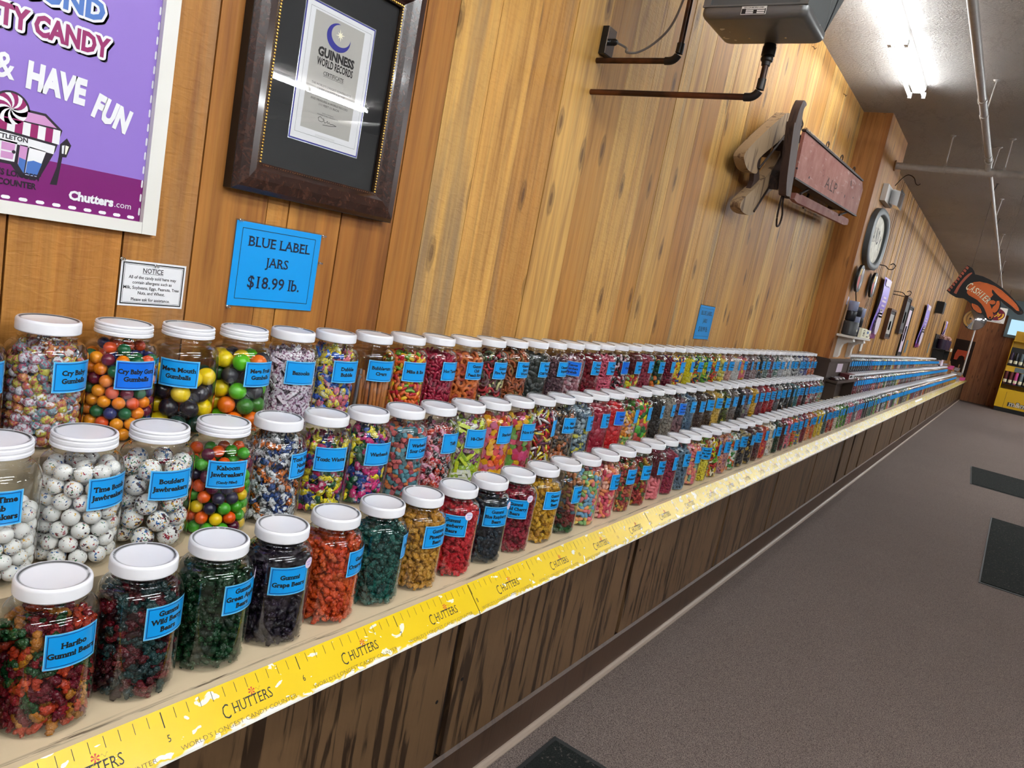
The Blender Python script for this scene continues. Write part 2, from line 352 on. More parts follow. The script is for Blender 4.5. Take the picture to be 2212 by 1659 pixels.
def mk(name,me,parent=None,loc=None,rz=None):
    o=bpy.data.objects.new(name,me); C.objects.link(o)
    if loc is not None: o.location=loc
    if rz: o.rotation_euler=(0,0,rz)
    if parent is not None: o.parent=parent
    return o
def tag(o,label,cat,group=None,kind=None):
    o['label']=label; o['category']=cat
    if group: o['group']=group
    if kind: o['kind']=kind
    return o
def empty(name,loc,label,cat,group=None,rz=0):
    o=bpy.data.objects.new(name,None); C.objects.link(o); o.location=loc; o.rotation_euler=(0,0,rz); o.empty_display_size=.02
    return tag(o,label,cat,group)
def struct(o): o['kind']='structure'; return o
# ------------------------------------------------------------------ text
TC={}
def text2d(txt,bold=0.0,slab=0.0,sp=1.0):
    key=(txt,bold,slab,sp)
    if key in TC: return TC[key]
    def curve(off):
        cu=bpy.data.curves.new('t','FONT'); cu.body=txt; cu.size=1.0; cu.offset=off; cu.space_character=sp; cu.resolution_u=2
        ob=bpy.data.objects.new('t',cu); C.objects.link(ob); bpy.context.view_layer.update()
        me=bpy.data.meshes.new_from_object(ob.evaluated_get(bpy.context.evaluated_depsgraph_get()))
        bpy.data.objects.remove(ob); bpy.data.curves.remove(cu); return me
    me=curve(bold); V=[(v.co.x,v.co.y) for v in me.vertices]; F=[tuple(p.vertices) for p in me.polygons]; bpy.data.meshes.remove(me)
    if slab>0:
        me=curve(0.0); v=me.vertices
        cnt={}
        for p in me.polygons:
            for e in p.edge_keys: cnt[e]=cnt.get(e,0)+1
        lev=set()
        for (a,b),n in cnt.items():
            if n!=1: continue
            A=v[a].co;B=v[b].co
            if abs(A.y-B.y)<.004 and .05<abs(A.x-B.x)<.62:
                y=A.y; dirn=0
                if abs(y)<.012: dirn=1
                elif y>.43: dirn=-1
                if dirn:
                    x0,x1=min(A.x,B.x),max(A.x,B.x); e=.075; h=slab
                    if x1-x0>.17: x1=x0+.05
                    ya,yb=(y-bold,y+h) if dirn>0 else (y-h,y+bold)
                    k=len(V); V+= [(x0-e,ya),(x1+e,ya),(x1+e,yb),(x0-e,yb)]; F.append((k,k+1,k+2,k+3))
        bpy.data.meshes.remove(me)
    if not V: V=[(0,0)]
    xs=[p[0] for p in V]; r=(V,F,min(xs),max(xs)); TC[key]=r; return r
def put_text(mb,txt,cx,base,h,place,bold=.02,slab=0.0,sx=1.0,width=None,align='c',sp=1.0,mi=None,arc=None):
    """h: cap height.  place(u,v)->3d"""
    V,F,x0,x1=text2d(txt,bold,slab,sp); s=h/.682
    if width: sx=width/((x1-x0)*s)
    o={'c':(x0+x1)/2,'l':x0,'r':x1}[align]
    mb.add([place(cx+(x-o)*s*sx,base+y*s) for x,y in V],F,mi)
def rect(mb,u0,u1,v0,v1,place,mi=None):
    mb.add([place(u0,v0),place(u1,v0),place(u1,v1),place(u0,v1)],[(0,1,2,3)],mi)
def frame2(mb,u0,u1,v0,v1,w,place,mi=None):
    for a in ((u0,u1,v0,v0+w),(u0,u1,v1-w,v1),(u0,u0+w,v0+w,v1-w),(u1-w,u1,v0+w,v1-w)): rect(mb,*a,place,mi)
def poly2(mb,pts,place,mi=None): mb.add([place(*p) for p in pts],[tuple(range(len(pts)))],mi)
def disc2(mb,cu,cv,r,place,mi=None,n=28,sq=1.0): poly2(mb,[(cu+r*math.cos(2*PI*i/n),cv+r*sq*math.sin(2*PI*i/n)) for i in range(n)],place,mi)
def wallp(x): return lambda u,v:(x,u,v)
# ------------------------------------------------------------------ the room shell
def planks(name,mat,y0,y1,z0,z1,x,fixed=(),fg=.0024,wmin=.11,wmax=.27,seed=1,axis='x',face=1,tones=None,gap=(.0006,.0012)):
    """vertical boards side by side; fixed = positions of wide dark joints"""
    rs=random.Random(seed); mb=MB(); mb.an='brnd'; t=.02
    cuts=[y0]; fx=sorted(f for f in fixed if y0<f<y1)
    while cuts[-1]<y1:
        c=cuts[-1]+rs.uniform(wmin,wmax)
        nf=[f for f in fx if f>cuts[-1]+1e-6]
        if nf and c>nf[0]-.06: c=nf[0]
        cuts.append(min(c,y1))
        if cuts[-1]>=y1: break
    for a,b in zip(cuts[:-1],cuts[1:]):
        r=rs.random(); d=rs.uniform(0,.0022)
        ga=fg if any(abs(a-f)<1e-6 for f in fx) else rs.uniform(*gap)
        gb=fg if any(abs(b-f)<1e-6 for f in fx) else rs.uniform(*gap)
        if axis=='x': mb.box(x-face*t,x-face*d,a+ga,b-gb,z0,z1,0,r)
        else: mb.box(a+ga,b-gb,x+face*d,x+face*t,z0,z1,0,r)
    if axis=='x': mb.box(x-face*(t+.03),x-face*t,y0,y1,z0,z1,1)
    else: mb.box(y0,y1,x+face*t,x+face*(t+.03),z0,z1,1)
    return struct(mb.build(name,[mat,'seam']))
XR=9.5; YF=-3.2
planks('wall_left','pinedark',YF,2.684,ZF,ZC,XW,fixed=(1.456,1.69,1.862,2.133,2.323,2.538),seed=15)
planks('wall_left','pine',2.684,8.53,ZF,ZC,XW,fixed=(3.36,4.532,6.794),seed=5)
planks('wall_left','barn',9.68,YB,ZF,ZC,XW,fixed=[9.95+i*.62 for i in range(34)],wmin=.09,wmax=.2,seed=9,gap=(.002,.013),fg=.018)
planks('wall_back','backwood',XW,XR,ZF,ZC,YB,wmin=.25,wmax=.4,seed=4,axis='y',gap=(.0015,.003))
# pilaster: pine-clad boxed column with brown wainscot below
PX=-.355; PY0,PY1=8.53,9.68
mb=MB(); mb.an='brnd'; cut=[PX-.26,PX-.14,PX]
mb.box(XW-.02,XW+.045,PY0,PY0+.02,.60,ZC,0,.30); mb.box(XW+.046,PX-.056,PY0,PY0+.02,.60,ZC,0,.68); mb.box(PX-.055,PX,PY0,PY0+.02,.60,ZC,0,.1)
ys=[PY0+.021,PY0+.17,PY0+.36,PY0+.62,PY0+.85,PY1]
for i in range(5): mb.box(PX-.02,PX,ys[i]+.0008,ys[i+1]-.0008,.60,ZC,0,[.3,.52,.8,.45,.9][i])
mb.box(XW,PX-.001,PY1-.02,PY1,.60,ZC,0,.5)
mb.box(XW,PX-.021,PY0+.021,PY1-.021,.6,ZC-.001,1)
struct(mb.build('wall_pilaster',['pilaster','seam']))
mb=MB(); mb.box(XW-.01,PX+.012,PY0-.012,PY1+.012,0.0,.585); mb.box(XW-.01,PX+.03,PY0-.018,PY1+.03,.572,.592); mb.box(XW-.01,PX+.022,PY0-.015,PY1+.022,.592,.604)
mb.box(PX+.012,PX+.02,PY0-.012,PY0+.06,0.0,.572); mb.box(PX+.012,PX+.02,PY1-.06,PY1+.012,0.0,.572)
o=struct(mb.build('trim_1','wains'))
mb=MB(); mb.box(XW-.1,XR+.1,YF-.1,YB+.1,ZC,ZC+.08); struct(mb.build('ceiling','ceiling'))
mb=MB(); mb.box(XW-.1,XR+.1,YF-.1,YB+.1,ZF-.08,ZF); struct(mb.build('floor','carpet'))
planks('wall_right','greywall',YF,YB,ZF,ZC,XR,seed=21,wmin=.2,wmax=.4,face=-1)
planks('wall_front','greywall',XW,XR,ZF,ZC,YF,seed=22,wmin=.2,wmax=.4,axis='y',face=-1)
# far window
mb=MB(); x0,x1,z0,z1=.80,1.9,1.80,2.32
for a in ((x0-.1,x1+.1,z0-.1,z0),(x0-.1,x1+.1,z1,z1+.1),(x0-.1,x0,z0,z1),(x1,x1+.1,z0,z1)): mb.box(a[0],a[1],YB-.14,YB-.002,a[2],a[3])
w=struct(mb.build('window_1','greycard'))
mb=MB(); mb.box(x0+.001,x1-.001,YB-.05,YB-.03,z0+.001,z1-.001); o=mb.build('window_pane','day',w)
mb=MB(); mb.box(.30,XR,YB-.06,YB-.002,2.42,ZC-.002); struct(mb.build('trim_2','greycard'))
# ------------------------------------------------------------------ counter
YC0,YC1=-.8,YB-.01
ctr=empty('display_counter',(0,0,ZF),'long stepped candy counter along the wall with brown oak panel front','counter')
def cpart(mb,name,mat,**k):
    o=mb.build(name,mat,**k); o.parent=ctr; o.location=(0,0,-ZF); return o
mb=MB(); mb.box(XW+.001,-.0005,YC0,YC1,-.022,0.0); cpart(mb,'countertop','top')
mb=MB(); mb.box(XW+.001,-.222,YC0,YC1,0.0,.18); cpart(mb,'middle_step','top')
mb=MB(); mb.box(XW+.001,-.412,YC0,PY0-.034,.18,.365); mb.box(XW+.001,-.412,PY1+.034,YC1,.18,.365); cpart(mb,'top_step','top')
gro=[1.22,2.44,3.655,4.91,5.99,7.21,8.42,8.98,9.68,10.95,12.38,13.7,15.0,16.27,17.73,19.0,20.3,21.5,23.0,24.4,25.7,27.0,28.3,29.6]
mb=MB(); mb.box(-.05,-.022,YC0,YC1,ZF+.13,-.023); cpart(mb,'backing_board','stile')
prev=YC0
for g in gro+[YC1]:
    mb=MB(); a=prev+(.0 if prev==YC0 else .036 if prev<8 else .10 if prev<14 else .16); b=min(g,YC1)
    mb.box(-.0219,-.004,a,b,ZF+.156,-.012)
    if g==2.44 or g==3.655:
        pass
    cpart(mb,'front_panel','oak'); prev=g
mb=MB()
for g,z1,z2 in ((2.44,-.36,-.33),(3.655,-.2,-.19)):
    for y,z in ((g-.035,z1),(g+.075,z2)):
        mb.lathe([(0,.0004),(.006,.0004),(.006,-.0005),(0,-.0005)],14,'x',(-.0036,y,z))
cpart(mb,'bolt_hole','ink')
mb=MB(); mb.box(-.05,.004,YC0,YC1,ZF+.0005,ZF+.145); mb.poly([(-.005,YC0,ZF+.145),(.004,YC0,ZF+.145),(-.005,YC0,ZF+.156)],(0,YC1-YC0,0)); cpart(mb,'base_rail','rail')
mb=MB(); pr=[(.0041,ZF+.0006),(.022,ZF+.0006),(.022,ZF+.006),(.017,ZF+.015),(.009,ZF+.021),(.0041,ZF+.022)]
mb.poly([(x,YC0,z) for x,z in pr],(0,YC1-YC0,0)); o=cpart(mb,'shoe_molding',flat('scuffed_molding',S(150,132,118),.45)); o['label']='light scuffed quarter round molding'
mb=MB(); mb.poly([(-.0004,YC0,-.001),(.0585,YC0,-.0595),(.0575,YC0,-.063),(.04,YC0,-.060),(-.0038,YC0,-.0225)],(0,YC1-YC0,0)); cpart(mb,'bevelled_nosing','rail')
# ruler strips, 4 ft each, along the bevel
RL=.0832; cb,sb=.0595/RL,-.0582/RL   # unit vector down the slope
def rp(u,v,lift=0.0):          # u along the counter, v down the slope from its top edge
    if v<RL: x,z=v*cb,v*sb; nx,nz=-sb,cb
    else:
        t=v-RL; x,z=.0595+t*.25,-.0582-t*.96; nx,nz=.96,.25
    return (x+.0012*nx+lift*nx,u,z+.0012*nz+lift*nz)
def ruler_strip(k):
    f0=k*4; y0,y1=f0*FT,min((f0+4)*FT,YC1)
    near=f0<24
    words={0:'first',4:'nearest',8:'second',12:'third',16:'fourth',20:'fifth'}
    base=MB(); prof=[-.004,0,.02,.04,.06,.078,.0832,.086,.089]
    V=[];F=[]
    n=9
    for i in range(n):
        y=y0+.0012+(y1-y0-.0024)*i/(n-1)
        for v in prof: V.append(rp(y,v))
    m=len(prof)
    for i in range(n-1):
        for j in range(m-1): F.append((i*m+j,(i+1)*m+j,(i+1)*m+j+1,i*m+j+1))
    base.add(V,F); o=base.build('ruler_strip','ruler',smooth=True,angle=30)
    tag(o,('yellow ruler strip printed with numerals %d to %d along the counter edge'%(f0,f0+3)) if f0<60 else 'worn yellow ruler strip on counter edge starting %d feet along'%f0,'ruler strip','yellow ruler strips on the counter edge')
    mb=MB()
    for i in range(0,48):
        u=y0+i*FT/12
        if u<y0+.004 and i: continue
        if u>y1-.004: break
        L,w=(.030,.0019) if i%12==0 else (.021,.0010)
        if i==0: u+=.003
        mb.add([rp(u-w/2,.001,.0003),rp(u+w/2,.001,.0003),rp(u+w/2,L,.0003),rp(u-w/2,L,.0003)],[(0,1,2,3)])
    mb.build('tick_marks','ink',o)
    pl=lambda lift:(lambda u,v:rp(u,-v,lift))
    for i in range(4):
        if f0+i==0: continue
        mb=MB(); put_text(mb,str(f0+i),(f0+i)*FT+(.012 if i==0 else .002),-.056,.0125,pl(.0003),bold=.0,sx=.8)
        mb.build('numeral','ink',o)
    if f0<28:
        for i in range(4):
            mb=MB(); c=(f0+i+.56)*FT
            put_text(mb,'C',c-.052,-.062,.028,pl(.0003),bold=-.008,slab=.03,sx=.62)
            put_text(mb,'HUTTERS',c+.008,-.0575,.0205,pl(.0003),bold=-.004,slab=.035,width=.092)
            put_text(mb,"WORLD'S LONGEST CANDY COUNTER",(f0+i+.48)*FT,-.0795,.0085,pl(.0003),bold=-.012,slab=.025,width=.262,mi=1)
            # peppermint swirl above the name
            cu,cv=c+.012,-.030
            for s in range(6):
                a=s*PI/3; pts=[(cu,cv)]+[(cu+.0075*math.cos(a+t*PI/18),cv+.0075*math.sin(a+t*PI/18)) for t in range(0,4)]
                poly2(mb,pts,pl(.0004),2)
            pts=[(cu+.009+.012*t/8,cv-.001+.003*math.sin(t*1.1)) for t in range(9)]
            for p,q in zip(pts[:-1],pts[1:]): poly2(mb,[p,q,(q[0],q[1]+.0007),(p[0],p[1]+.0007)],pl(.0003),1)
            mb.build('lettering',['ink','rulerink','pepper'],o)
    return o
for k in range(0,26): ruler_strip(k)
mb=MB(); 
mb.add([rp(14.35,.008,.0006),rp(15.5,.008,.0006),rp(15.5,.086,.0006),rp(14.35,.086,.0006)],[(0,1,2,3)])
mb.add([rp(14.9,.008,.0007),rp(14.93,.008,.0007),rp(14.93,.086,.0007),rp(14.9,.086,.0007)],[(0,1,2,3)],1)
tag(mb.build('paper_sheet',['white','grey']),'white paper sheet taped over the yellow ruler far along the counter','paper')
# ------------------------------------------------------------------ jars
JH=.2605; JR=.0760
def ico(sub=1):
    bm=bmesh.new(); bmesh.ops.create_icosphere(bm,subdivisions=sub,radius=1.0); V=np.array([v.co[:] for v in bm.verts]); F=np.array([[v.index for v in f.verts] for f in bm.faces]); bm.free(); return V,F
I1=ico(1); I2=ico(2); I3=ico(3)
def tri(faces):
    r=[]
    for f in faces:
        for i in range(1,len(f)-1): r.append((f[0],f[i],f[i+1]))
    return np.array(r)
def join(parts):
    V=[];F=[];b=0
    for v,f in parts: V.append(v); F.append(f+b); b+=len(v)
    return np.concatenate(V),np.concatenate(F)
def ell(c,r,base=None):
    v,f=base or I1; return v*np.array(r)+np.array(c),f
def bmprim(fn,bev=0,seg=1):
    bm=bmesh.new(); fn(bm)
    if bev: bmesh.ops.bevel(bm,geom=bm.edges[:],offset=bev,segments=seg,affect='EDGES')
    bmesh.ops.triangulate(bm,faces=bm.faces[:]); V=np.array([v.co[:] for v in bm.verts]); F=np.array([[v.index for v in f.verts] for f in bm.faces]); bm.free(); return V,F
def cube(sx,sy,sz,bev=.0,seg=1):
    V,F=bmprim(lambda bm: bmesh.ops.create_cube(bm,size=1.0),bev,seg); return V*np.array([sx,sy,sz]),F
def torus(R,r,n=14,m=7,arc=2*PI,flat_=1.0):
    V=[];F=[];cl=arc>6.2; nn=n if cl else n+1
    for i in range(nn):
        a=arc*i/n
        for j in range(m):
            b=2*PI*j/m; V.append(((R+r*math.cos(b))*math.cos(a),(R+r*math.cos(b))*math.sin(a),r*flat_*math.sin(b)))
    for i in range(n):
        i2=(i+1)%nn
        for j in range(m): F.append((i*m+j,i2*m+j,i2*m+(j+1)%m,i*m+(j+1)%m))
    return np.array(V),tri(F)
def capsule(r,L,bend=0.0):
    v,f=I2; v=v*r; v=v+np.sign(v[:,:1])*np.array([[L/2,0,0]]); v[:,1]+=bend*v[:,0]**2; return v,f
def wrap(L=.048,w=.020,t=.015,fan=.013):
    # twisted wrapper: puffy middle, pinched necks and ruffled fans
    V=[];F=[];n=10
    sec=[(-L/2,fan,.0018),(-L/2+.007,fan*.55,.0022),(-w*.62,.0028,.0026),(-w*.5,w*.42,t*.42),(0,w*.5,t*.5),(w*.5,w*.42,t*.42),(w*.62,.0028,.0026),(L/2-.007,fan*.55,.0022),(L/2,fan,.0018)]
    for k,(x,a,b) in enumerate(sec):
        for j in range(n):
            q=2*PI*j/n; rz=(.0025*math.sin(5*q) if k in (0,1,7,8) else 0)
            V.append((x+(.003*math.cos(4*q) if k in (0,8) else 0),a*math.cos(q),b*math.sin(q)+rz))
    for k in range(len(sec)-1):
        for j in range(n): F.append((k*n+j,(k+1)*n+j,(k+1)*n+(j+1)%n,k*n+(j+1)%n))
    return np.array(V),tri(F)
def bear():
    s=.0128
    return join([ell((0,0,s*.1),(s*.80,s*.62,s*1.25)),ell((0,0,s*1.2),(s*.66,s*.56,s*.62)),ell((s*.5,s*.3,s*.4),(s*.28,s*.4,s*.3)),ell((-s*.5,s*.3,s*.4),(s*.28,s*.4,s*.3)),ell((s*.45,s*.3,-s*.75),(s*.36,s*.42,s*.4)),ell((-s*.45,s*.3,-s*.75),(s*.36,s*.42,s*.4))])
def popper():  # irregular faceted chunk
    v,f=I1; return v*np.array([.0115,.0085,.006]),f
TPL={ # template, effective size, smooth, orientation
 'bear':(bear,.0215,1,'rand'),'ball':(lambda:(I2[0]*.0143,I2[1]),.0286,1,'rand'),'smallball':(lambda:(I1[0]*.0085,I1[1]),.0165,1,'rand'),'bigball':(lambda:(I3[0]*.022,I3[1]),.044,1,'rand'),
 'bean':(lambda:capsule(.0058,.011,3.),.0160,1,'tan'),'nugget':(lambda:capsule(.0080,.010,0.),.0190,1,'tan'),'cube':(lambda:cube(.0150,.0150,.0150,.12,2),.0165,0,'rand'),
 'tile':(lambda:cube(.024,.022,.012,.12,2),.0235,0,'tan'),'ring':(lambda:torus(.0125,.0062,14,8),.026,1,'tan'),'worm':(lambda:torus(.016,.0048,12,7,PI*.9),.0215,1,'tan'),
 'stick':(lambda:cube(.040,.013,.008,.1,1),.0240,0,'tan'),'roll':(lambda:cube(.046,.009,.009,.2,2),.0225,1,'tan'),'wrap':(wrap,.0245,1,'tan'),'wrapball':(lambda:join([(I2[0]*.0108,I2[1]),wrap(.036,.005,.004,.011)]),.0205,1,'tan'),
 'chip':(lambda:cube(.010,.0055,.0035,.15,1),.0085,0,'rand'),'disc':(lambda:(I2[0]*np.array([.017,.014,.0042]),I2[1]),.0215,1,'tan'),'lace':(lambda:torus(.030,.0032,14,6,PI*.8),.0175,1,'tan'),'chunk':(popper,.0150,0,'rand'),
 'rod':(lambda:capsule(.0055,.112,0.),.028,1,'up'),'fish':(lambda:join([ell((0,0,0),(.012,.006,.0035)),ell((.013,0,0),(.005,.006,.002))]),.0165,1,'tan'),
}
def rad(z):       # usable inner radius of the jar at height z
    return .0732 if z<.186 else .0732-(.0732-.046)*min(1,(z-.186)/.036)**1.2
def rotm(q):
    w,x,y,z=q; return np.array([[1-2*(y*y+z*z),2*(x*y-z*w),2*(x*z+y*w)],[2*(x*y+z*w),1-2*(x*x+z*z),2*(y*z-x*w)],[2*(x*z-y*w),2*(y*z+x*w),1-2*(x*x+y*y)]])
def place_pieces(kind,fill,seed,sparse=1.0):
    fn,s,sm,ori=TPL[kind]; rs=np.random.RandomState(seed); out=[]
    hx=np.abs(fn()[0]).max(axis=0); 
    zs=np.arange(.0075+s*.35,fill,s*(.80 if ori!='up' else 3.0))
    if ori=='up': zs=np.array([.070])
    for li,z in enumerate(zs):
        for sh in range(3):
            R=.062-sh*.017 if ori=='up' else rad(z+s*.3)-(s*.46 if ori!='tan' else max(hx[2],.004)+ (hx[0]**2/(2*.0732)))-sh*s*.85
            top=z>zs[-1]-s*1.2 and ori!='up'
            if (R<s*.4 and ori!='up') or (sh>0 and not top and sh!=1): continue
            n=(26-sh*8) if ori=='up' else max(1,int(2*PI*R/(s*(.93 if sh==0 else 1.1))*sparse)); ph=rs.rand()*7
            for k in range(n):
                a=ph+2*PI*(k+rs.uniform(-.18,.18))/n; r=R-rs.uniform(0,s*.12); zz=z+rs.uniform(-.25,.25)*s
                if top: zz+=rs.uniform(-.5,.3)*s+ (sh*.2*s)
                er=np.array([math.cos(a),math.sin(a),0]); et=np.array([-math.sin(a),math.cos(a),0]); ez=np.array([0,0,1.])
                if ori=='rand':
                    q=rs.randn(4); q/=np.linalg.norm(q); m=rotm(q)
                else:
                    t=rs.uniform(0,2*PI) if ori=='tan' else PI/2+rs.uniform(-.12,.12)
                    X=et*math.cos(t)+ez*math.sin(t); Y=-et*math.sin(t)+ez*math.cos(t)
                    tl=rs.uniform(-.35,.35); Z=er; Y2=Y*math.cos(tl)+Z*math.sin(tl); Z2=-Y*math.sin(tl)+Z*math.cos(tl); m=np.stack([X,Y2,Z2],1)
                out.append((m,np.array([r*math.cos(a),r*math.sin(a),max(zz,.006+s*.3)]),rs.rand()))
    return out
FM={}
def np_mesh(name,V,F,rnd=None,smooth=True,mats=('candy',),mi=None):
    me=bpy.data.meshes.new(name); me.vertices.add(len(V)); me.vertices.foreach_set('co',np.ascontiguousarray(V,dtype=np.float32).ravel())
    me.loops.add(len(F)*3); me.loops.foreach_set('vertex_index',np.ascontiguousarray(F,dtype=np.int32).ravel())
    me.polygons.add(len(F)); me.polygons.foreach_set('loop_start',np.arange(0,len(F)*3,3,dtype=np.int32)); me.polygons.foreach_set('loop_total',np.full(len(F),3,dtype=np.int32))
    for m in mats: me.materials.append(M[m])
    if mi is not None: me.polygons.foreach_set('material_index',mi.astype(np.int32))
    if rnd is not None:
        at=me.attributes.new('rnd','FLOAT','POINT'); at.data.foreach_set('value',np.asarray(rnd,dtype=np.float32))
    me.polygons.foreach_set('use_smooth',(smooth if isinstance(smooth,np.ndarray) else np.full(len(F),bool(smooth)))); me.update(calc_edges=True); return me
def pieces_arrays(kind,fill,seed,pcs=None,core=True,sparse=1.0):
    fn,s,sm,ori=TPL[kind]; tv,tf=fn(); pcs=pcs or place_pieces(kind,fill,seed,sparse); n=len(pcs)
    V=np.empty((n,len(tv),3)); R=np.empty((n,len(tv)))
    for i,(m,p,r) in enumerate(pcs): V[i]=tv@m.T+p; R[i]=r
    V=V.reshape(-1,3)
    # nothing may poke through the glass
    rr=np.hypot(V[:,0],V[:,1]); lim=np.array([rad(z) for z in V[:,2]])+.0012; k=np.minimum(1,lim/np.maximum(rr,1e-6)); V[:,0]*=k; V[:,1]*=k; V[:,2]=np.clip(V[:,2],.0045,.229)
    F=(tf[None]+(np.arange(n)*len(tv))[:,None,None]).reshape(-1,3); R=R.ravel()
    if core:
        mb=MB(); h=max(fill-s*1.1,.03); r0=.0732-s*1.25
        r1=min(r0,rad(h)-s*1.2); r1=max(r1,.008)
        mb.lathe([(0,.006),(r0,.006),(r0,min(h,.17)),(r1,h),(0,h)],20); cv=np.array(mb.v); cf=tri(mb.f)
        F=np.concatenate([F,cf+len(V)]); V=np.concatenate([V,cv]); R=np.concatenate([R,np.full(len(cv),.1)])
    return V,F,R,sm
def filling(kind,fill,seed):
    key=(kind,round(fill,3),seed)
    if key not in FM:
        V,F,R,sm=pieces_arrays(kind,fill,seed); FM[key]=np_mesh('candy_filling_'+kind,V,F,R,sm)
    return FM[key]
def jar_profile():
    p=[(0,.0035),(.045,.0035),(.058,.0015),(.066,.001),(.0715,.0035),(.0752,.009),(JR,.017),(JR,.03)]
    p+=[(JR,.10),(JR,.172)]
    for i in range(1,9):
        t=i/8*PI/2; p.append((.054+(JR-.054)*math.cos(t)**.9 if i<8 else .054,.182+.034*math.sin(t)))
    p+=[(.0525,.219),(.0525,.223),(.0545,.226),(.0525,.229),(.0525,.236)]
    return p
def lid_bm(kind):
    mb=MB(); z0,z1=.2345,JH
    if kind=='smooth': p=[(.050,z0+.002),(.0572,z0),(.0588,z0+.002),(.0588,z1-.006),(.0578,z1-.0022),(.0555,z1-.0002),(.0535,z1),(.0515,z1-.0008),(.0505,z1-.0022),(.049,z1-.0026),(0,z1-.0024)]
    else: p=[(.050,z0+.002),(.0582,z0),(.0592,z0+.0012),(.0592,z0+.006),(.0575,z0+.0075),(.0575,z0+.0095),(.0588,z0+.011),(.0588,z0+.0165),(.0574,z0+.018),(.0574,z0+.020),(.0585,z1-.004),(.057,z1-.001),(.0545,z1),(.0515,z1-.0008),(.0505,z1-.0024),(0,z1-.0022)]
    return mb.lathe(p,48)
_b=MB().lathe(jar_profile(),48).build('jar_body','glass',smooth=True,angle=60); G_ME=_b.data; bpy.data.objects.remove(_b)
_b=lid_bm('smooth').build('jar_lid','lid',smooth=True,angle=35); LID_S=_b.data; bpy.data.objects.remove(_b)
_b=lid_bm('screw').build('jar_lid_screw','lid',smooth=True,angle=35); LID_R=_b.data; bpy.data.objects.remove(_b)
LZ=.157; LH=.064; LW=.090
def cyl(r): return lambda u,v:(r*math.cos(u/.0775),r*math.sin(u/.0775),LZ+v)
def label_mesh(deep=False,w=LW,h=LH):
    mb=MB(); n=18
    xs=sorted(set([-w/2,-w/2+.0022,-w/2+.0042,-w/2+.0054,w/2-.0054,w/2-.0042,w/2-.0022,w/2]+[-w/2+.0054+(w-.0108)*i/n for i in range(1,n)]))
    zs=[-h/2,-h/2+.0022,-h/2+.0042,-h/2+.0054,h/2-.0054,h/2-.0042,h/2-.0022,h/2]
    P=cyl(.0770); V=[P(x,z) for x in xs for z in zs]; m=len(zs)
    for i in range(len(xs)-1):
        for j in range(m-1):
            cx,cz=(xs[i]+xs[i+1])/2,(zs[j]+zs[j+1])/2; d=min(w/2-abs(cx),h/2-abs(cz))
            mb.f.append((i*m+j,(i+1)*m+j,(i+1)*m+j+1,i*m+j+1)); mb.m.append(0 if d<.0022 else 1 if d<.0042 else 2 if d<.0054 else 1)
    mb.v=V; mb.a=[0]*len(V)
    o=mb.build('name_label',['paleblue','blue2' if deep else 'blue','navy'],smooth=True); me=o.data; bpy.data.objects.remove(o); return me
LAB=label_mesh(); LABD=label_mesh(True)
TXM={}
def lettering(lines):
    if lines in TXM: return TXM[lines]
    mb=MB(); n=len(lines); P=cyl(.0773)
    hs=[.0098 if not l.startswith('(') else .0055 for l in lines]; sp=.0168 if n<=2 else .0158
    for i,l in enumerate(lines):
        V,F,x0,x1=text2d(l,.04,.10); w=(x1-x0)*hs[i]/.682*1.04; w=min(w,.080)
        put_text(mb,l,0,(n-1)/2*sp-i*sp-.0042,hs[i],P,bold=.04,slab=.10,width=w)
    o=mb.build('lettering','ink'); me=o.data; bpy.data.objects.remove(o); TXM[lines]=me; return me
def illegible(seed):
    key=('ill',seed)
    if key in TXM: return TXM[key]
    rs=random.Random(seed); mb=MB(); P=cyl(.0773); n=rs.choice((2,2,3))
    for i in range(n):
        w=rs.uniform(.035,.07); z=(n-1)/2*.016-i*.016; x=-w/2
        while x<w/2:
            c=rs.uniform(.0022,.0046); mb.add([P(x,z-.0035),P(x+c,z-.0035),P(x+c,z+.0035),P(x,z+.0035)],[(0,1,2,3)]); x+=c+.0014
            if rs.random()<.12: x+=.003
    o=mb.build('lettering','ink'); me=o.data; bpy.data.objects.remove(o); TXM[key]=me; return me
def sticker_mesh():
    mb=MB(); P=cyl(.0776); n=20; r=.0125
    mb.add([P(r*math.cos(2*PI*i/n),r*math.sin(2*PI*i/n)) for i in range(n)],[tuple(range(n))],0)
    P=cyl(.0778); rs=random.Random(3)
    for z,w in ((.003,.017),(-.004,.010)):
        x=-w/2
        while x<w/2: mb.add([P(x,z-.001),P(x+.0011,z-.001),P(x+.0011,z+.0012),P(x,z+.0012)],[(0,1,2,3)],1); x+=.0017
    o=mb.build('round_sticker',['lav','violet']); me=o.data; bpy.data.objects.remove(o); return me
STK=sticker_mesh()
def setcol(o,cols,pat=0.0,rough=.3):
    cols=list(cols); 
    while len(cols)<5: cols.append(cols[len(cols)%max(1,len(cols))])
    for i in range(5): o['c%d'%i]=[float(x) for x in S(*cols[i])[:3]]
    o['pat']=float(pat); o['rough']=float(rough)
ORD=['','first','second','third','fourth','fifth','sixth','seventh','eighth','ninth','tenth','eleventh','twelfth','thirteenth','fourteenth','fifteenth','sixteenth','seventeenth','eighteenth','nineteenth']
TENS={20:('twentieth','twenty'),30:('thirtieth','thirty'),40:('fortieth','forty'),50:('fiftieth','fifty'),60:('sixtieth','sixty'),70:('seventieth','seventy'),80:('eightieth','eighty'),90:('ninetieth','ninety')}
def ordw(n):
    if n>=100: return 'hundred-and-'+ordw(n-100) if n>100 else 'hundredth'
    if n<20: return ORD[n]
    t=n//10*10; return TENS[t][0] if n%10==0 else TENS[t][1]+'-'+ORD[n%10]
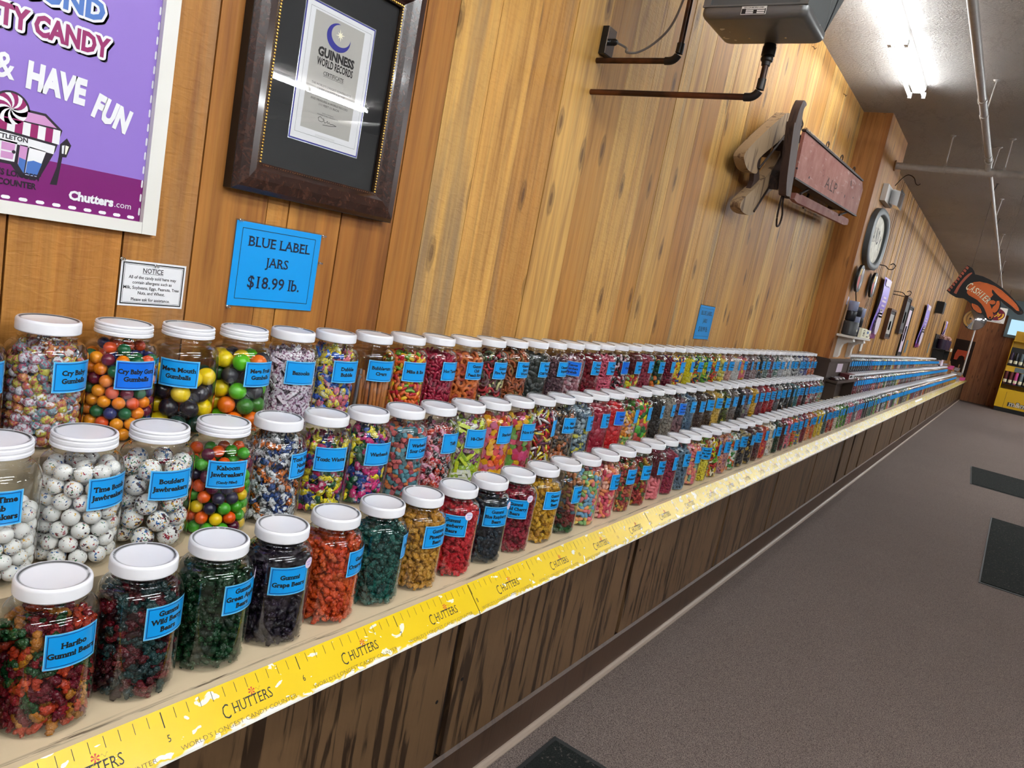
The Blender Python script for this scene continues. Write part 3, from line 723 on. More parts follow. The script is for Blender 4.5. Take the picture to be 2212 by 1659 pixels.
ROWS={'A':(-.1178,0.0,1.3757,.1568,'bottom'),'B':(-.3222,.183,1.505,.1523,'middle'),'C':(-.5061,.368,1.5031,.1539,'top')}
# colours used for sweets
RD=(190,20,30);CR=(132,10,34);MG=(150,16,60);OR=(226,96,20);YE=(236,200,20);GN=(30,120,50);LM=(110,180,40);BL=(30,60,140);TL=(16,110,98);PK=(226,110,130);WH=(230,226,222);BK=(22,18,22);BR=(92,56,34);PU=(90,40,100);TN=(150,136,120);NV=(18,38,58);PE=(236,160,110);SL=(92,118,140);AM=(198,138,24);MV=(122,86,100);CRM=(232,216,190);GY=(110,112,118)
def D(c,k=.5): return tuple(int(x*k) for x in c)
# (description, kind, fill height, colours, pattern, roughness, label lines or None, label facing in degrees, options)
RA={-1:('mixed red and yellow gummies','bear',.18,(RD,AM,YE,D(GN),CR),0,.25,None,5,''),
0:('mixed coloured gummy bears','bear',.185,((150,16,30),(196,120,20),(28,84,40),(120,12,34),(206,60,24)),0,.2,('Haribo','Gummi Bears'),4,''),
1:('dark red and teal gummy bears','bear',.205,((84,8,22),(20,64,64),(110,12,28),(48,8,20),(24,52,54)),0,.2,('Gummi','Wild Berry','Bears'),13,''),
2:('dark green gummy bears','bear',.20,((10,62,28),(12,74,34),(8,48,24)),0,.2,('Gummi','Green Apple','Bears'),14,'s'),
3:('near-black grape gummy bears','bear',.21,((34,22,42),(24,16,30),(44,28,52)),0,.2,('Gummi','Grape Bears'),-18,'s'),
4:('orange gummy bears','bear',.20,((240,84,16),(226,66,12),(244,100,26)),0,.2,('Gummi','Orange Bears'),22,''),
5:('blue-green gummy bears','bear',.20,((10,98,88),(8,80,74),(16,116,102)),0,.2,('Gummi','Sour Apple','Bears'),42,''),
6:('amber gummy bears','bear',.205,((226,160,40),(206,140,30),(236,176,56)),0,.2,('Gummi','Pineapple','Bears'),-1,''),
7:('bright red gummy bears','bear',.205,((236,8,34),(216,4,28),(240,20,44)),0,.2,('Gummi','Strawberry','Bears'),-54,'s'),
8:('dark navy gummy bears','bear',.20,((14,38,54),(10,28,42),(20,50,66)),0,.2,('Gummi','Blue Raspberry','Bears'),-24,'s'),
9:('deep crimson gummy bears','bear',.205,((170,4,44),(150,4,36),(184,10,52)),0,.2,('Gummi','Wild Cherry','Bears'),-47,'s'),
10:('golden yellow gummy bears','bear',.21,((244,182,12),(232,164,8),(248,192,30)),0,.2,('Gummi','Mango','Bears'),-8,''),
11:('few green and red gummies, nearly empty','bear',.065,((20,110,44),(160,24,30),(60,20,24),(30,80,40),(120,40,30)),0,.25,('Gummi','Frogs'),9,''),
12:('pastel sugared bears','nugget',.20,((226,196,96),(222,120,124),(130,178,108),(232,150,90),(110,160,190)),0,.8,None,41,''),
13:('pink and orange sugared nuggets','nugget',.205,((220,90,106),(226,130,80),(230,170,150),(196,60,84)),0,.75,('Gummi','Tropical','Bears'),3,''),
14:('assorted small gummies','chunk',.20,((186,60,50),(206,150,60),(60,110,50),(200,110,80),(150,40,40)),0,.35,('Assorted','Gummi Bears'),0,''),
15:('red, green and yellow gummies','bear',.20,(RD,(70,120,50),(220,170,40),(200,70,50)),0,.3,('Gummi','Sour Bears'),-4,''),
16:('pink pillow sweets, only one third full','nugget',.085,((226,116,124),(232,132,138)),0,.8,('Gummi','Water melon','Rings'),4,''),
17:('raspberry red gummies','chunk',.20,(MG,CR),0,.3,('Gummi','Cherry'),10,''),
18:('slate-blue peach rings','ring',.20,((84,108,128),(98,122,140),(70,92,112)),0,.7,('Gummi','Blueberry','Peach'),2,''),
19:('pastel sour gummies','nugget',.20,((226,120,110),(226,170,110),(120,160,140),(214,110,130)),0,.7,('Gummi','Sour'),4,''),
20:('yellow fish-shaped gummies, two thirds full','fish',.15,((226,206,40),(236,220,70)),0,.4,('Swedish','Mini Yellow','Minis'),-28,''),
21:('multicoloured gummy worms','worm',.20,(RD,YE,(232,220,190),LM,OR),0,.35,('Gummi','Worms'),14,''),
22:('mauve and orange octopus gummies','ring',.19,((170,112,128),(220,140,90),(190,130,120)),0,.5,('Gummi','Octopus','Gummi'),-4,''),
23:('white, green and orange gummies','nugget',.20,(WH,(60,140,60),OR,(190,190,160)),0,.5,('Sour','Brite','Crawlers'),0,''),
24:('dark navy and gold pieces','disc',.18,(BK,NV,(150,120,40),BK),.2,.3,('Gummi','Dark Fish','Sours'),-10,''),
25:('black and gold pieces','disc',.18,(BK,BK,(170,140,40)),.2,.3,('Gummi',),6,''),
26:('dark red and brown gummies','ring',.19,((90,20,24),BR,(70,30,40)),0,.4,('Gummi','Cola','Bottles'),-12,''),
27:('red and orange ring gummies','ring',.20,((206,60,40),(226,120,50),(190,40,60)),0,.5,('Gummi','Rings'),6,''),
28:('cream and white gummies','ring',.20,(CRM,WH,(200,180,160)),0,.6,('Gummi',),12,'')}
def more(tab,i0,items):
    for k,(d,kd,fz,cs) in enumerate(items): tab[i0+k]=(d,kd,fz,cs,.0 if kd not in('wrap','stick','roll') else .6,.45,'ill',None,'')
more(RA,29,[('dark olive gummies','chunk',.2,(D(GN),BR)),('dark red and green gummies','bear',.2,(D(RD,.6),D(GN,.7))),('pink and grey gummies','nugget',.2,(PK,GY,RD)),('orange and green gummies','nugget',.2,(OR,LM,RD)),('blue and yellow gummies','nugget',.2,(SL,YE,PK)),
 ('deep crimson laces','lace',.21,(CR,MG)),('peach-coloured rings','ring',.2,(PE,OR)),('orange and red rings','ring',.2,(OR,(206,70,30),AM)),('bright yellow gummies','worm',.21,(YE,)),('lemon yellow gummies','nugget',.21,(YE,(240,214,80))),('slate green gummies','chunk',.2,((70,96,84),)),
 ('dark red beans','bean',.2,(CR,OR)),('orange-red chilli gummies','worm',.2,((206,70,20),RD)),('cream-coloured chews','nugget',.2,(CRM,)),('lime green gummies','worm',.2,(LM,WH)),('lime and lilac gummies','chunk',.2,(LM,MV)),('green gummies','worm',.2,(GN,LM)),
 ('pink and white sweets','wrap',.2,(PK,WH)),('pale pink sweets','nugget',.2,(PK,)),('grey and mauve sweets','chunk',.2,(GY,MV)),('white and black sweets','wrap',.2,(WH,BK)),('hot pink sweets','wrap',.21,((230,90,130),PK)),('deep pink sweets','wrap',.21,((220,80,120),)),('black sweets','chunk',.2,(BK,)),('dark brown sweets','chunk',.2,(D(BR),)),
 ('olive green sweets','wrap',.2,(D(GN,.8),TN)),('teal sweets','chunk',.2,(TL,)),('brown sweets','nugget',.2,(BR,)),('lime green and cream sweets','chunk',.2,(LM,CRM))])
RB={-1:('white speckled jawbreakers, two thirds full','-',.15,(),0,.3,('Color Time','Bomb','Jawbreakers'),-17,'rj'),
0:('white speckled jawbreakers','-',.20,(),0,.3,('Time Bomb','Jawbreakers'),17,'rj'),
1:('large marbled jawbreakers','-',.20,(),0,.3,('Boulders','Jawbreakers'),-4,'rj'),
2:('green, orange and yellow jawbreakers','-',.20,(),0,.25,('Kaboom','Jawbreakers','(Candy Filled)'),-20,'rj'),
3:('silver-wrapped sweets','wrap',.205,((200,204,208),(206,110,40),(40,70,130),(190,192,196),(30,30,34)),.8,.25,('Toxic Waste','Nuclear','Fusion'),25,''),
4:('yellow, green and magenta wrapped sweets','wrap',.185,((24,86,50),(232,212,30),(30,50,130),(190,20,90),(16,60,34)),.5,.3,('Toxic Waste',),-20,''),
5:('green, yellow and pink wrapped sweets','wrap',.195,((20,90,50),(230,210,20),(30,60,150),(210,30,120),(16,90,54)),.35,.3,('Warheads',),-6,''),
6:('dusty pink, blue and orange sugar cubes','cube',.20,((196,96,96),(90,146,160),(210,120,70),(160,70,84),(70,110,116)),0,.85,('Warheads','Sour Cubes'),2,''),
7:('red, pink and black wrapped taffy','wrap',.18,((186,16,30),(226,130,160),(30,24,30),(206,60,30),(226,222,226)),.4,.3,('Taffy',),4,''),
8:('lime green wrapped chews','stick',.195,((190,206,40),(140,180,50),(226,226,220),(130,50,120),(206,216,60)),.35,.3,('Hi-Chew',),-11,''),
9:('yellow, pink and orange square chews','tile',.20,((240,180,20),(226,70,90),(226,80,20),(214,110,150),(236,170,20)),.12,.35,('Starburst',),0,''),
10:('green, yellow and pink square chews','tile',.20,((236,190,30),(96,160,60),(206,60,90),(150,30,40),(210,70,120)),.12,.35,('Now & Later',),-3,''),
11:('red, white and yellow candy rolls','roll',.205,((190,20,40),(226,222,222),(226,206,40),(200,40,20),(90,20,60)),.25,.3,('Tootsie','Rolls'),30,''),
12:('small brown and orange wrapped sweets','wrap',.175,((120,84,50),(196,110,60),(90,84,80),(160,130,90),(40,34,34)),.3,.4,('Mini','Jolly Ranchers'),-6,''),
13:('blue-grey and yellow wrapped sweets','wrap',.20,((110,136,150),(206,200,60),(150,170,180),(90,116,140),(70,90,104)),.2,.35,('Lemon','Drops'),14,''),
14:('crimson gummy tarts','disc',.205,((150,14,44),(170,30,60)),0,.4,('Gummi','Peach','Tarts'),4,''),
15:('scarlet gummy lips','disc',.205,((200,14,26),(176,8,20)),0,.3,('Gummi','Puffs'),-6,'d'),
16:('orange and lilac sweets','nugget',.155,((226,140,40),(150,110,140),(236,200,80),(130,170,90),(226,190,170)),0,.4,('Jelly','Beans'),18,''),
17:('green, yellow and red slices','disc',.20,((80,180,60),(236,216,30),(200,30,40),(190,70,60),(40,110,50)),0,.35,('Fruit','Slices'),16,''),
18:('black liquorice pieces','chunk',.20,((36,28,22),(52,40,30)),0,.4,'ill',20,''),
19:('grey-beige rock candy','chunk',.205,((140,130,118),(160,150,136)),0,.7,'ill',14,''),
20:('dusky mauve chews','stick',.205,((112,78,84),(128,92,96)),0,.7,'ill',-4,'d'),
21:('slate-blue rings','ring',.20,((76,104,130),(100,126,146)),0,.7,'ill',2,'')}
more(RB,22,[('dark brown pieces','chunk',.2,((70,44,34),)),('brown chunks','chunk',.2,((84,60,36),(60,40,24))),('mustard yellow pieces','nugget',.205,((206,166,60),)),('olive and yellow pieces','chunk',.2,((90,100,30),(180,170,40),D(BR))),('grey-brown pieces','nugget',.2,((110,96,90),)),
 ('black pieces','chunk',.2,(BK,)),('lilac-grey pieces','nugget',.2,((120,100,110),(150,160,130))),('golden pieces','nugget',.205,((216,166,30),)),('dusty rose laces','lace',.205,((150,60,84),)),('bright red laces','lace',.205,(RD,(210,50,50))),('scarlet pieces','worm',.2,(RD,CR)),('grey and red pieces','chunk',.2,(GY,CR)),
 ('black and white pieces','nugget',.2,(BK,BK,WH)),('charcoal pieces','chunk',.2,(BK,GY)),('dark teal pieces','chunk',.2,((20,50,52),)),('teal pieces','chunk',.2,((60,130,136),)),('dark cherry pieces','bean',.2,(CR,)),('brown-black pieces','chunk',.2,((44,28,30),)),
 ('red and white striped pieces','stick',.2,(RD,WH)),('mixed grey sweets','wrap',.2,(GY,WH,RD)),('crimson and white sweets','wrap',.2,(CR,WH)),('pale green and orange sweets','wrap',.2,((150,180,140),OR))])
RC={-1:('dark purple sweets','smallball',.19,(PU,MV,NV),0,.3,('Gumballs',),20,'r'),
0:('cellophane-wrapped gumballs','wrapball',.208,((196,186,80),(206,140,80),(200,196,206),(120,150,160),(176,60,90)),.75,.25,('Cry Baby','Gumballs'),19,''),
1:('orange, green and blue gumballs','-',.205,(),0,.2,('Cry Baby Guts','Gumballs'),-1,'rd'),
2:('large yellow, orange and black gumballs','-',.17,(),0,.2,('Mega Mouth','Gumballs'),-40,'r'),
3:('large lime, orange and yellow gumballs','-',.20,(),0,.2,('Mega Fruit','Gumballs'),8,'r'),
4:('white wrapped gum sticks','stick',.20,((226,214,224),(214,200,214),(230,226,232),(220,208,222),(110,40,90)),.9,.4,('Bazooka',),-11,''),
5:('blue and yellow wrapped gum','wrap',.205,((236,214,40),(30,90,190),(220,110,120),(236,220,70),(20,60,140)),.5,.3,('Dubble','Bubble'),-6,''),
6:('gum cigars, half empty','rod',.07,((176,106,50),(160,92,42),(120,116,120),(190,120,60)),0,.4,('Bubblegum','Cigars'),-14,''),
7:('yellow, orange and green bean sweets','bean',.195,((236,190,30),(226,90,20),(190,24,40),(110,160,40),(230,120,60)),0,.25,('Mike & Ike',),-15,''),
8:('magenta cinnamon beans','bean',.195,((160,16,56),(140,10,48)),0,.25,('Hot Tamales',),6,''),
9:('orange peach rings','ring',.20,((206,104,34),(196,84,30),(176,64,40)),0,.7,('Gummi','Chili','Peach Rings'),-4,''),
10:('red and green chilli gummies','worm',.19,((176,40,50),(60,84,50),(196,190,130),(120,80,84),(90,30,40)),0,.5,('Gummi','Fire Peppers'),0,''),
11:('rust-orange gummy worms','worm',.205,((176,90,40),(150,70,30),(130,96,50)),0,.6,('Gummi','Spicy','Worms'),2,''),
12:('blackish-green chilli gummies','disc',.20,((30,38,34),(44,52,46)),0,.35,('Gummi','Red','Chili Peppers'),6,''),
13:('dark mauve pieces','chunk',.185,((84,48,60),(110,76,84)),0,.3,('Cinnamon','Imperials'),4,''),
14:('pinkish wrapped fireballs','wrapball',.185,((170,110,120),(200,170,176),(120,50,64)),.4,.3,('Tongue','Torchers','Fireballs'),-44,'d'),
15:('cherry-red bears','bear',.19,((156,10,36),(176,20,50)),0,.25,('Gummi','Cinnamon','Bears'),2,''),
16:('rose-pink beans','bean',.205,((206,84,110),(190,66,96)),0,.4,('Hot','Cinnamon','Beans'),4,''),
17:('red, black and white beans','bean',.20,((150,12,40),BK,(226,190,200),(30,16,24)),0,.2,('Cherry',),2,'d'),
18:('assorted jelly domes, one third full','nugget',.10,((226,206,30),(150,60,40),(130,170,110),RD),0,.6,('Assorted','Jujubes'),4,''),
19:('wine-red jujubes','nugget',.20,((140,14,50),(156,30,66)),0,.6,('Cherry','Jujubes'),8,''),
20:('dark green, yellow and orange balls','ball',.20,((20,76,44),(230,190,30),(220,110,30),(30,50,40),(20,96,60)),0,.25,('Assorted','Sours'),6,''),
21:('maroon cherry balls','smallball',.19,((120,10,44),(140,20,56)),0,.25,('Cherry',),10,''),
22:('blue, yellow and red fruit sweets','bean',.205,(YE,(240,210,40),(30,60,140),(206,50,30),YE),0,.3,('Runts',),6,''),
23:('plain bright yellow sweets','chip',.19,((238,222,20),),0,.4,('Banana',),10,''),
24:('navy, yellow and lime sweets','bean',.205,((30,30,80),YE,LM,(40,40,90),(230,90,30)),0,.3,'ill',0,''),
25:('lime and navy sweets','bean',.205,(LM,YE,(30,50,100)),0,.3,'ill',4,''),
26:('orange, red and green sweets','bean',.205,((230,90,20),RD,GN,YE),0,.3,'ill',6,''),
27:('yellow gumballs','ball',.205,((230,210,90),(226,196,60),(226,150,120),(190,200,130)),0,.3,'ill',6,'')}
more(RC,28,[('pink-beige wrapped sweets','wrap',.2,((206,150,136),)),('white mints','chip',.2,(WH,)),('pink and orange chews','tile',.2,(PK,PE,YE)),('mauve wrapped sweets','wrap',.2,(MV,)),('greyish-pink wrapped sweets','wrap',.2,((160,130,126),)),('dark wrapped sweets','wrapball',.2,(BK,AM,GY)),
 ('sage green wrapped sweets','wrap',.2,((110,130,120),)),('plum wrapped sweets','wrap',.2,((130,70,84),)),('mint green wrapped sweets','wrap',.2,((80,130,110),WH)),('silver-foiled sweets','wrap',.2,((190,190,196),)),('bright silver-foiled sweets','wrap',.2,(WH,GY)),('white and silver wrapped sweets','wrap',.2,(WH,)),
 ('black and silver wrapped sweets','wrap',.2,(BK,WH)),('charcoal and white wrapped sweets','wrap',.2,(GY,WH,BK)),('blue and silver wrapped sweets','wrap',.2,((70,80,150),WH)),('royal blue wrapped sweets','wrap',.2,((60,60,150),)),('orange wrapped sweets','wrap',.2,(OR,WH)),('orange-red wrapped sweets','wrap',.2,((214,80,30),PE))])
IM=('',)
def jar(row,i,spec):
    x0,z0,y0,sp,rn=ROWS[row]; d,kind,fz,cols,pat,ro,txt,face,opt=spec
    y=y0+i*sp; near=i+1 if i>=0 else 0
    where=(ordw(i+1)+' from near end, '+rn+' row') if i>=0 else 'cut off at the near end of '+rn+' row'
    if kind=='bear': cols=[D(c,.84) for c in cols]
    t=empty('candy_jar',(x0,y,z0),'%s jar, %s'%(d,where),'candy jar','candy jars in the %s row'%rn)
    rs=random.Random(ord(row)*100+i); rz=rs.uniform(0,6.28)
    mk('glass_body',G_ME,t,rz=rz); mk('lid',LID_R if 'r' in opt else LID_S,t,rz=rz)
    if kind!='-':
        big=i<16; f=mk('candy_filling',filling(kind,fz,(i%2 if big else 0)),t,rz=rs.uniform(0,6.28)); setcol(f,cols,pat,ro); f['kind']='stuff'; f['lump']=1.0 if kind in ('bear','chunk') else .6 if kind in ('wrap','wrapball') else .0
    if face is None: face=rs.uniform(-10,14)
    face+=rs.uniform(-1.5,1.5)
    if txt is not None:
        l=mk('name_label',LABD if 'd' in opt else LAB,t,rz=math.radians(face)); l.location=(0,0,rs.uniform(-.003,.003)+(.0 if row=='A' else -.004))
        mk('lettering',lettering(txt) if isinstance(txt,tuple) else illegible(rs.randint(0,5)),l)
        if 's' in opt:
            k=mk('round_sticker',STK,t,rz=math.radians(face+34)); k.location=(0,0,.034)
    return t
for row,tab in (('A',RA),('B',RB),('C',RC)):
    for i in sorted(tab): jar(row,i,tab[i])
# ---- countable gumballs and jawbreakers: the ones on the aisle side, each one an object; the hidden rest stays in the jar
def ball_mesh(r,name,mats=('candy',),sub=I3):
    me=np_mesh(name,sub[0]*r,sub[1],None,True,mats); return me
EYE=(1.0901,.8038)
def ball_jar(row,i,r,cols,fill,name,glabel,speck=None):
    x0,z0,y0,sp,rn=ROWS[row]; y=y0+i*sp; rs=random.Random(i*7+ord(row)); R=.0742-r
    n=int(PI/math.asin(min(1,r/R))+1e-6); mes=[]
    me=ball_mesh(r*.985,name,('speck' if speck is not None else 'candy',))
    z=.0045+r; dz=r*1.72; layer=0; inner=[]
    ca=math.atan2(EYE[1]-y,EYE[0]-x0)
    cs=2*R*math.sin(PI/n)     # chord between neighbours on the ring
    h=math.sqrt(max(4*r*r-(cs/2)**2-0,0)); dz=math.sqrt(max((2*r)**2-(2*R*math.sin(PI/n/2))**2,(r*1.2)**2))
    while z+r*.6<fill+.012:
        Rz=R if z+r*.5<.19 else max(.02,rad(z+r*.45)-r)
        nn=n if Rz>=R-.001 else max(3,int(PI/math.asin(min(1,r/Rz))))
        for k in range(nn):
            if z>fill-.01 and rs.random()<.35: continue
            a=2*PI*(k+(.5 if layer%2 else 0))/nn+.3; p=(x0+Rz*math.cos(a),y+Rz*math.sin(a),z0+z+(rs.uniform(-.001,.001) if layer else 0))
            dd=(a-ca+PI)%(2*PI)-PI
            if abs(dd)<1.75:
                o=mk(name,me); o.location=p; o.rotation_euler=(rs.uniform(0,6),rs.uniform(0,6),0)
                cn,c=rs.choice(cols); lab=glabel%cn
                tag(o,lab,'candy',lab)
                if speck is not None: o['speck']=speck
                else: setcol(o,[c],0,.22)
            else: inner.append((p[0]-x0,p[1]-y,z))
        Ri=Rz-2*r
        if Ri>r*.3:
            ni=max(1,int(PI/math.asin(min(1,r/max(Ri,r*1.001))))) if Ri>r else 2 if Ri>.8*r else 1
            for k in range(ni):
                a=2*PI*k/ni+layer; rr=Ri if ni>1 else 0; inner.append((rr*math.cos(a),rr*math.sin(a),z+r*.1))
        z+=dz; layer+=1
    V=np.concatenate([I2[0]*r*.97+np.array(p) for p in inner]); F=(I2[1][None]+(np.arange(len(inner))*len(I2[0]))[:,None,None]).reshape(-1,3)
    R_=np.repeat([rs.random() for _ in inner],len(I2[0])); me=np_mesh('candy_filling_balls',V,F,R_,True,('speck' if speck is not None else 'candy',))
    jo=[o for o in C.objects if o.name.startswith('candy_jar') and abs(o.location[1]-y)<.001 and abs(o.location[0]-x0)<.001][0]
    f=mk('candy_filling',me,jo); f['kind']='stuff'
    if speck is not None: f['speck']=speck
    else: setcol(f,[c for _,c in (cols*5)[:5]],0,.22)
sw=[('white',0)]
ball_jar('B',-1,.0150,sw,.13,'jawbreaker','%s speckled jawbreaker in the jar cut off at the near end of middle row',.035)
ball_jar('B',0,.0166,sw,.205,'jawbreaker','%s finely speckled jawbreaker in the first full jar of the middle row',.045)
ball_jar('B',1,.0228,sw,.20,'jawbreaker','large %s marbled jawbreaker in the second jar of the middle row',.085)
ball_jar('B',2,.0145,[('green',(60,150,30)),('orange',(230,90,16)),('yellow',(236,196,20)),('orange',(226,80,10)),('green',(70,160,36)),('maroon',(90,20,50)),('dark',(40,36,60))],.20,'jawbreaker','%s jawbreaker in the third jar of the middle row')
ball_jar('C',1,.0138,[('orange',(236,130,16)),('amber',(240,150,20)),('green',(20,96,56)),('red-orange',(220,80,30)),('blue',(40,50,110)),('maroon',(110,20,50))],.205,'gumball','%s gumball in the second jar of the top row')
ball_jar('C',2,.0222,[('yellow',(240,206,10)),('yellow',(240,206,10)),('orange',(236,90,10)),('black',(34,30,40)),('dark green',(16,50,40))],.165,'gumball','large %s gumball in the third jar of the top row')
ball_jar('C',3,.0222,[('lime',(90,190,20)),('orange',(236,110,16)),('yellow',(236,206,20)),('charcoal',(50,50,56)),('green',(60,120,40))],.20,'gumball','large %s gumball in the fourth jar of the top row')
# ---- far jars: one small mesh each
def far_mesh(kind,fz,seed):
    V,F,R,sm=pieces_arrays(kind,fz,seed,sparse=.9); parts=[(V,F,R,0)]
    def addl(mb,mi):
        v=np.array(mb.v); f=tri(mb.f); parts.append((v,f,np.full(len(v),.5),mi))
    addl(MB().lathe(jar_profile(),20),1); addl(MB().lathe([(.050,.236),(.0585,.235),(.0588,JH-.005),(.056,JH),(.051,JH-.001),(.050,JH-.0025),(0,JH-.0025)],20),2)
    mb=MB(); P=cyl(.0770); n=8
    def patch(w,h,PP):
        b=MB(); vs=[PP(-w/2+w*i/n,z) for i in range(n+1) for z in (-h/2,h/2)]; b.add(vs,[(2*i,2*i+2,2*i+3,2*i+1) for i in range(n)]); return b
    addl(patch(LW,LH,P),4); addl(patch(LW-.006,LH-.006,cyl(.0772)),3)
    b=MB(); PP=cyl(.0774)
    for z,w in ((.011,.05),(-.011,.06)): b.add([PP(-w/2,z-.003),PP(w/2,z-.003),PP(w/2,z+.003),PP(-w/2,z+.003)],[(0,1,2,3)])
    addl(b,4)
    off=0;VV=[];FF=[];RR=[];MI=[]
    for v,f,r,mi in parts: VV.append(v);FF.append(f+off);RR.append(r);MI.append(np.full(len(f),mi));off+=len(v)
    mi=np.concatenate(MI)
    return np_mesh('far_jar',np.concatenate(VV),np.concatenate(FF),np.concatenate(RR),np.isin(mi,(1,2)),('candy','glass','lid','blue','navy'),mi)
FAR=[far_mesh(k,f,3) for k,f in (('chunk',.20),('nugget',.195),('bean',.20),('wrap',.20),('disc',.195))]
FC=[('dark red',(CR,MG)),('black',(BK,)),('brown',(BR,TN)),('white and pink',(WH,PK)),('green',(D(GN,.8),LM)),('cream',(CRM,)),('purple',(PU,MV)),('orange',(OR,AM)),('grey',(GY,WH)),('yellow',(YE,)),('red and white',(RD,WH)),('navy',(NV,GY)),('maroon and tan',((90,30,40),TN))]
rs=random.Random(77)
Y2=9.86; far_rows={'A':[ROWS['A'][2]+i*.1568 for i in range(max(RA)+1,157)],'B':[Y2+i*.1523 for i in range(98)],'C':[Y2+i*.1539 for i in range(90)]}
mass=[]; cnt=0
for row in 'ABC':
    x0,z0,_,sp,rn=ROWS[row]
    for k,y in enumerate(far_rows[row]):
        lim=40 if row=='A' else 54
        if k<lim:
            j=rs.randrange(len(FC)) if row!='B' or k>8 else 0
            if row=='C' and k<14: j=1
            if row=='B' and 0<k<9: j=rs.choice((0,6,12))
            cn,cs=FC[j]; o=mk('candy_jar',rs.choice(FAR)); o.location=(x0,y,z0); o.rotation_euler=(0,0,math.radians(rs.uniform(-6,8)))
            if row=='A': lab='jar of %s sweets, %s from near end, bottom row'%(cn,ordw(k+max(RA)+2))
            else: lab='jar of %s sweets, %s past the pilaster, %s row'%(cn,ordw(k+1),rn)
            tag(o,lab,'candy jar','candy jars in the %s row'%rn+('' if row=='A' else ' past the pilaster')); setcol(o,cs,0,.45); cnt+=1
        else: mass.append((x0,y,z0))
mb=MB()
for x,y,z in mass:
    mb.lathe([(0,.004),(.073,.006),(.0735,.18),(.05,.2),(0,.2)],10,'z',(x,y,z),0)
    mb.lathe([(.07,.001),(.0765,.014),(.0765,.18),(.054,.216),(.052,.235)],12,'z',(x,y,z),1)
    mb.lathe([(.0588,.235),(.0588,.258),(.056,JH),(0,JH-.002)],12,'z',(x,y,z),2)
    P=cyl(.0772); n=5; w=LW
    for q,mi,ww,hh in ((.0770,4,LW,LH),(.0773,3,LW-.006,LH-.006)):
        PP=cyl(q); vs=[PP(-ww/2+ww*i/n,zz) for i in range(n+1) for zz in (-hh/2,hh/2)]; mb.add([(a+x,b+y,c+z) for a,b,c in vs],[(2*i,2*i+2,2*i+3,2*i+1) for i in range(n)],mi)
o=mb.build('candy_jar_rows',['farcandy','glass','lid','blue','navy'],smooth=True,angle=50)
tag(o,'distant glass candy jars with white lids at the far end of all three rows','candy jars','candy jars at the far end',kind='stuff')
# ------------------------------------------------------------------ things on the wall near the camera
WX=XW+.0003
def wp(d): return wallp(WX+d)
# purple shop poster in a white wooden frame
t=empty('framed_poster',(WX,1.3,1.2),'purple candy shop poster in a deep white wooden frame','poster')
def ch(mb,name,mats,parent,**k):
    o=mb.build(name,mats,**k); o.parent=parent; l=parent.matrix_basis.translation
    o.location=tuple(-c for c in parent.location); return o
fy1,fz0=1.755,.820; fy0,fz1=.86,1.86
mb=MB()
for a in ((fy1-.034,fy1,fz0,fz1),(fy0,fy0+.034,fz0,fz1)): mb.box(WX,WX+.019,a[0],a[1],a[2],a[3])
for a in ((fy0+.0345,fy1-.0345,fz0,fz0+.026),(fy0+.0345,fy1-.0345,fz1-.026,fz1)): mb.box(WX,WX+.0185,a[0],a[1],a[2],a[3])
ch(mb,'picture_frame','whiteframe',t)
mb=MB(); x=.004
iy0,iy1,iz0,iz1=fy0+.034,fy1-.034,fz0+.026,fz1-.026
mb.box(WX,WX+x,iy0,iy1,iz0,iz1,0)
P=wp(x+.0003); rect(mb,iy0,iy1,iz0,.940,P,1)
P=wp(x+.0006)
yy=iy0+.01
while yy<iy1-.012:   # white dashes along the border
    poly2(mb,[(yy,.8515),(yy+.003,.8495),(yy+.013,.8495),(yy+.016,.8515),(yy+.016,.8545),(yy+.013,.8565),(yy+.003,.8565),(yy,.8545)],P,2); yy+=.0315
zz=.862
while zz<iz1-.012:
    poly2(mb,[(1.7155,zz),(1.7175,zz-.003),(1.7195,zz),(1.7195,zz+.013),(1.7175,zz+.016),(1.7155,zz+.013)],P,2); zz+=.0315
ch(mb,'poster_print',['purple','magenta','white'],t)
def poster_text(txt,cx,base,h,mat,width,rot=0.0,outline=True,bold=.045):
    mb=MB(); c,s=math.cos(rot),math.sin(rot)
    def one(lift,dx,dz,mi):
        P=lambda u,v:(WX+lift,cx+dx+(u*c-v*s),base+dz+(u*s+v*c)); put_text(mb,txt,0,0,h,P,bold=bold,width=width,mi=mi)
    if outline:
        for k in range(12):
            a=k*PI/6; e=.0052; one(x+.0007,.004+e*math.cos(a),-.0035+e*math.sin(a),0)
        for k in range(12):
            a=k*PI/6; e=.0052; one(x+.0010+k*.00001,e*math.cos(a),e*math.sin(a),1)
    one(x+.0014,0,0,2)
    return mb
def add_text(*a,**k):
    m=a[4]; mb=poster_text(*a[:4],m,*a[5:],**k); ch(mb,'lettering',['shade','white',m],t)
add_text('ROUND',1.505,1.243,.038,'pblue',.195,-.0)
add_text('NOVELTY CANDY',1.452,1.176,.036,'plum',.335,.0)
add_text('&',1.430,1.079,.046,'white',.034,0.0,outline=False,bold=.02)
add_text('HAVE',1.523,1.072,.046,'white',.112,-.04,outline=False,bold=.06)
add_text('FUN',1.631,1.044,.045,'white',.078,-.27,outline=False,bold=.06)
add_text('Chutters',1.611,.870,.0175,'white',.094,0,outline=False,bold=.05)
add_text('.com',1.679,.870,.0135,'white',.037,0,outline=False,bold=.0)
add_text("WORLD'S LONGEST",1.444,.8955,.0115,'dblack',.128,0,outline=False,bold=.03)
add_text('CANDY COUNTER',1.438,.877,.0115,'dblack',.126,0,outline=False,bold=.03)
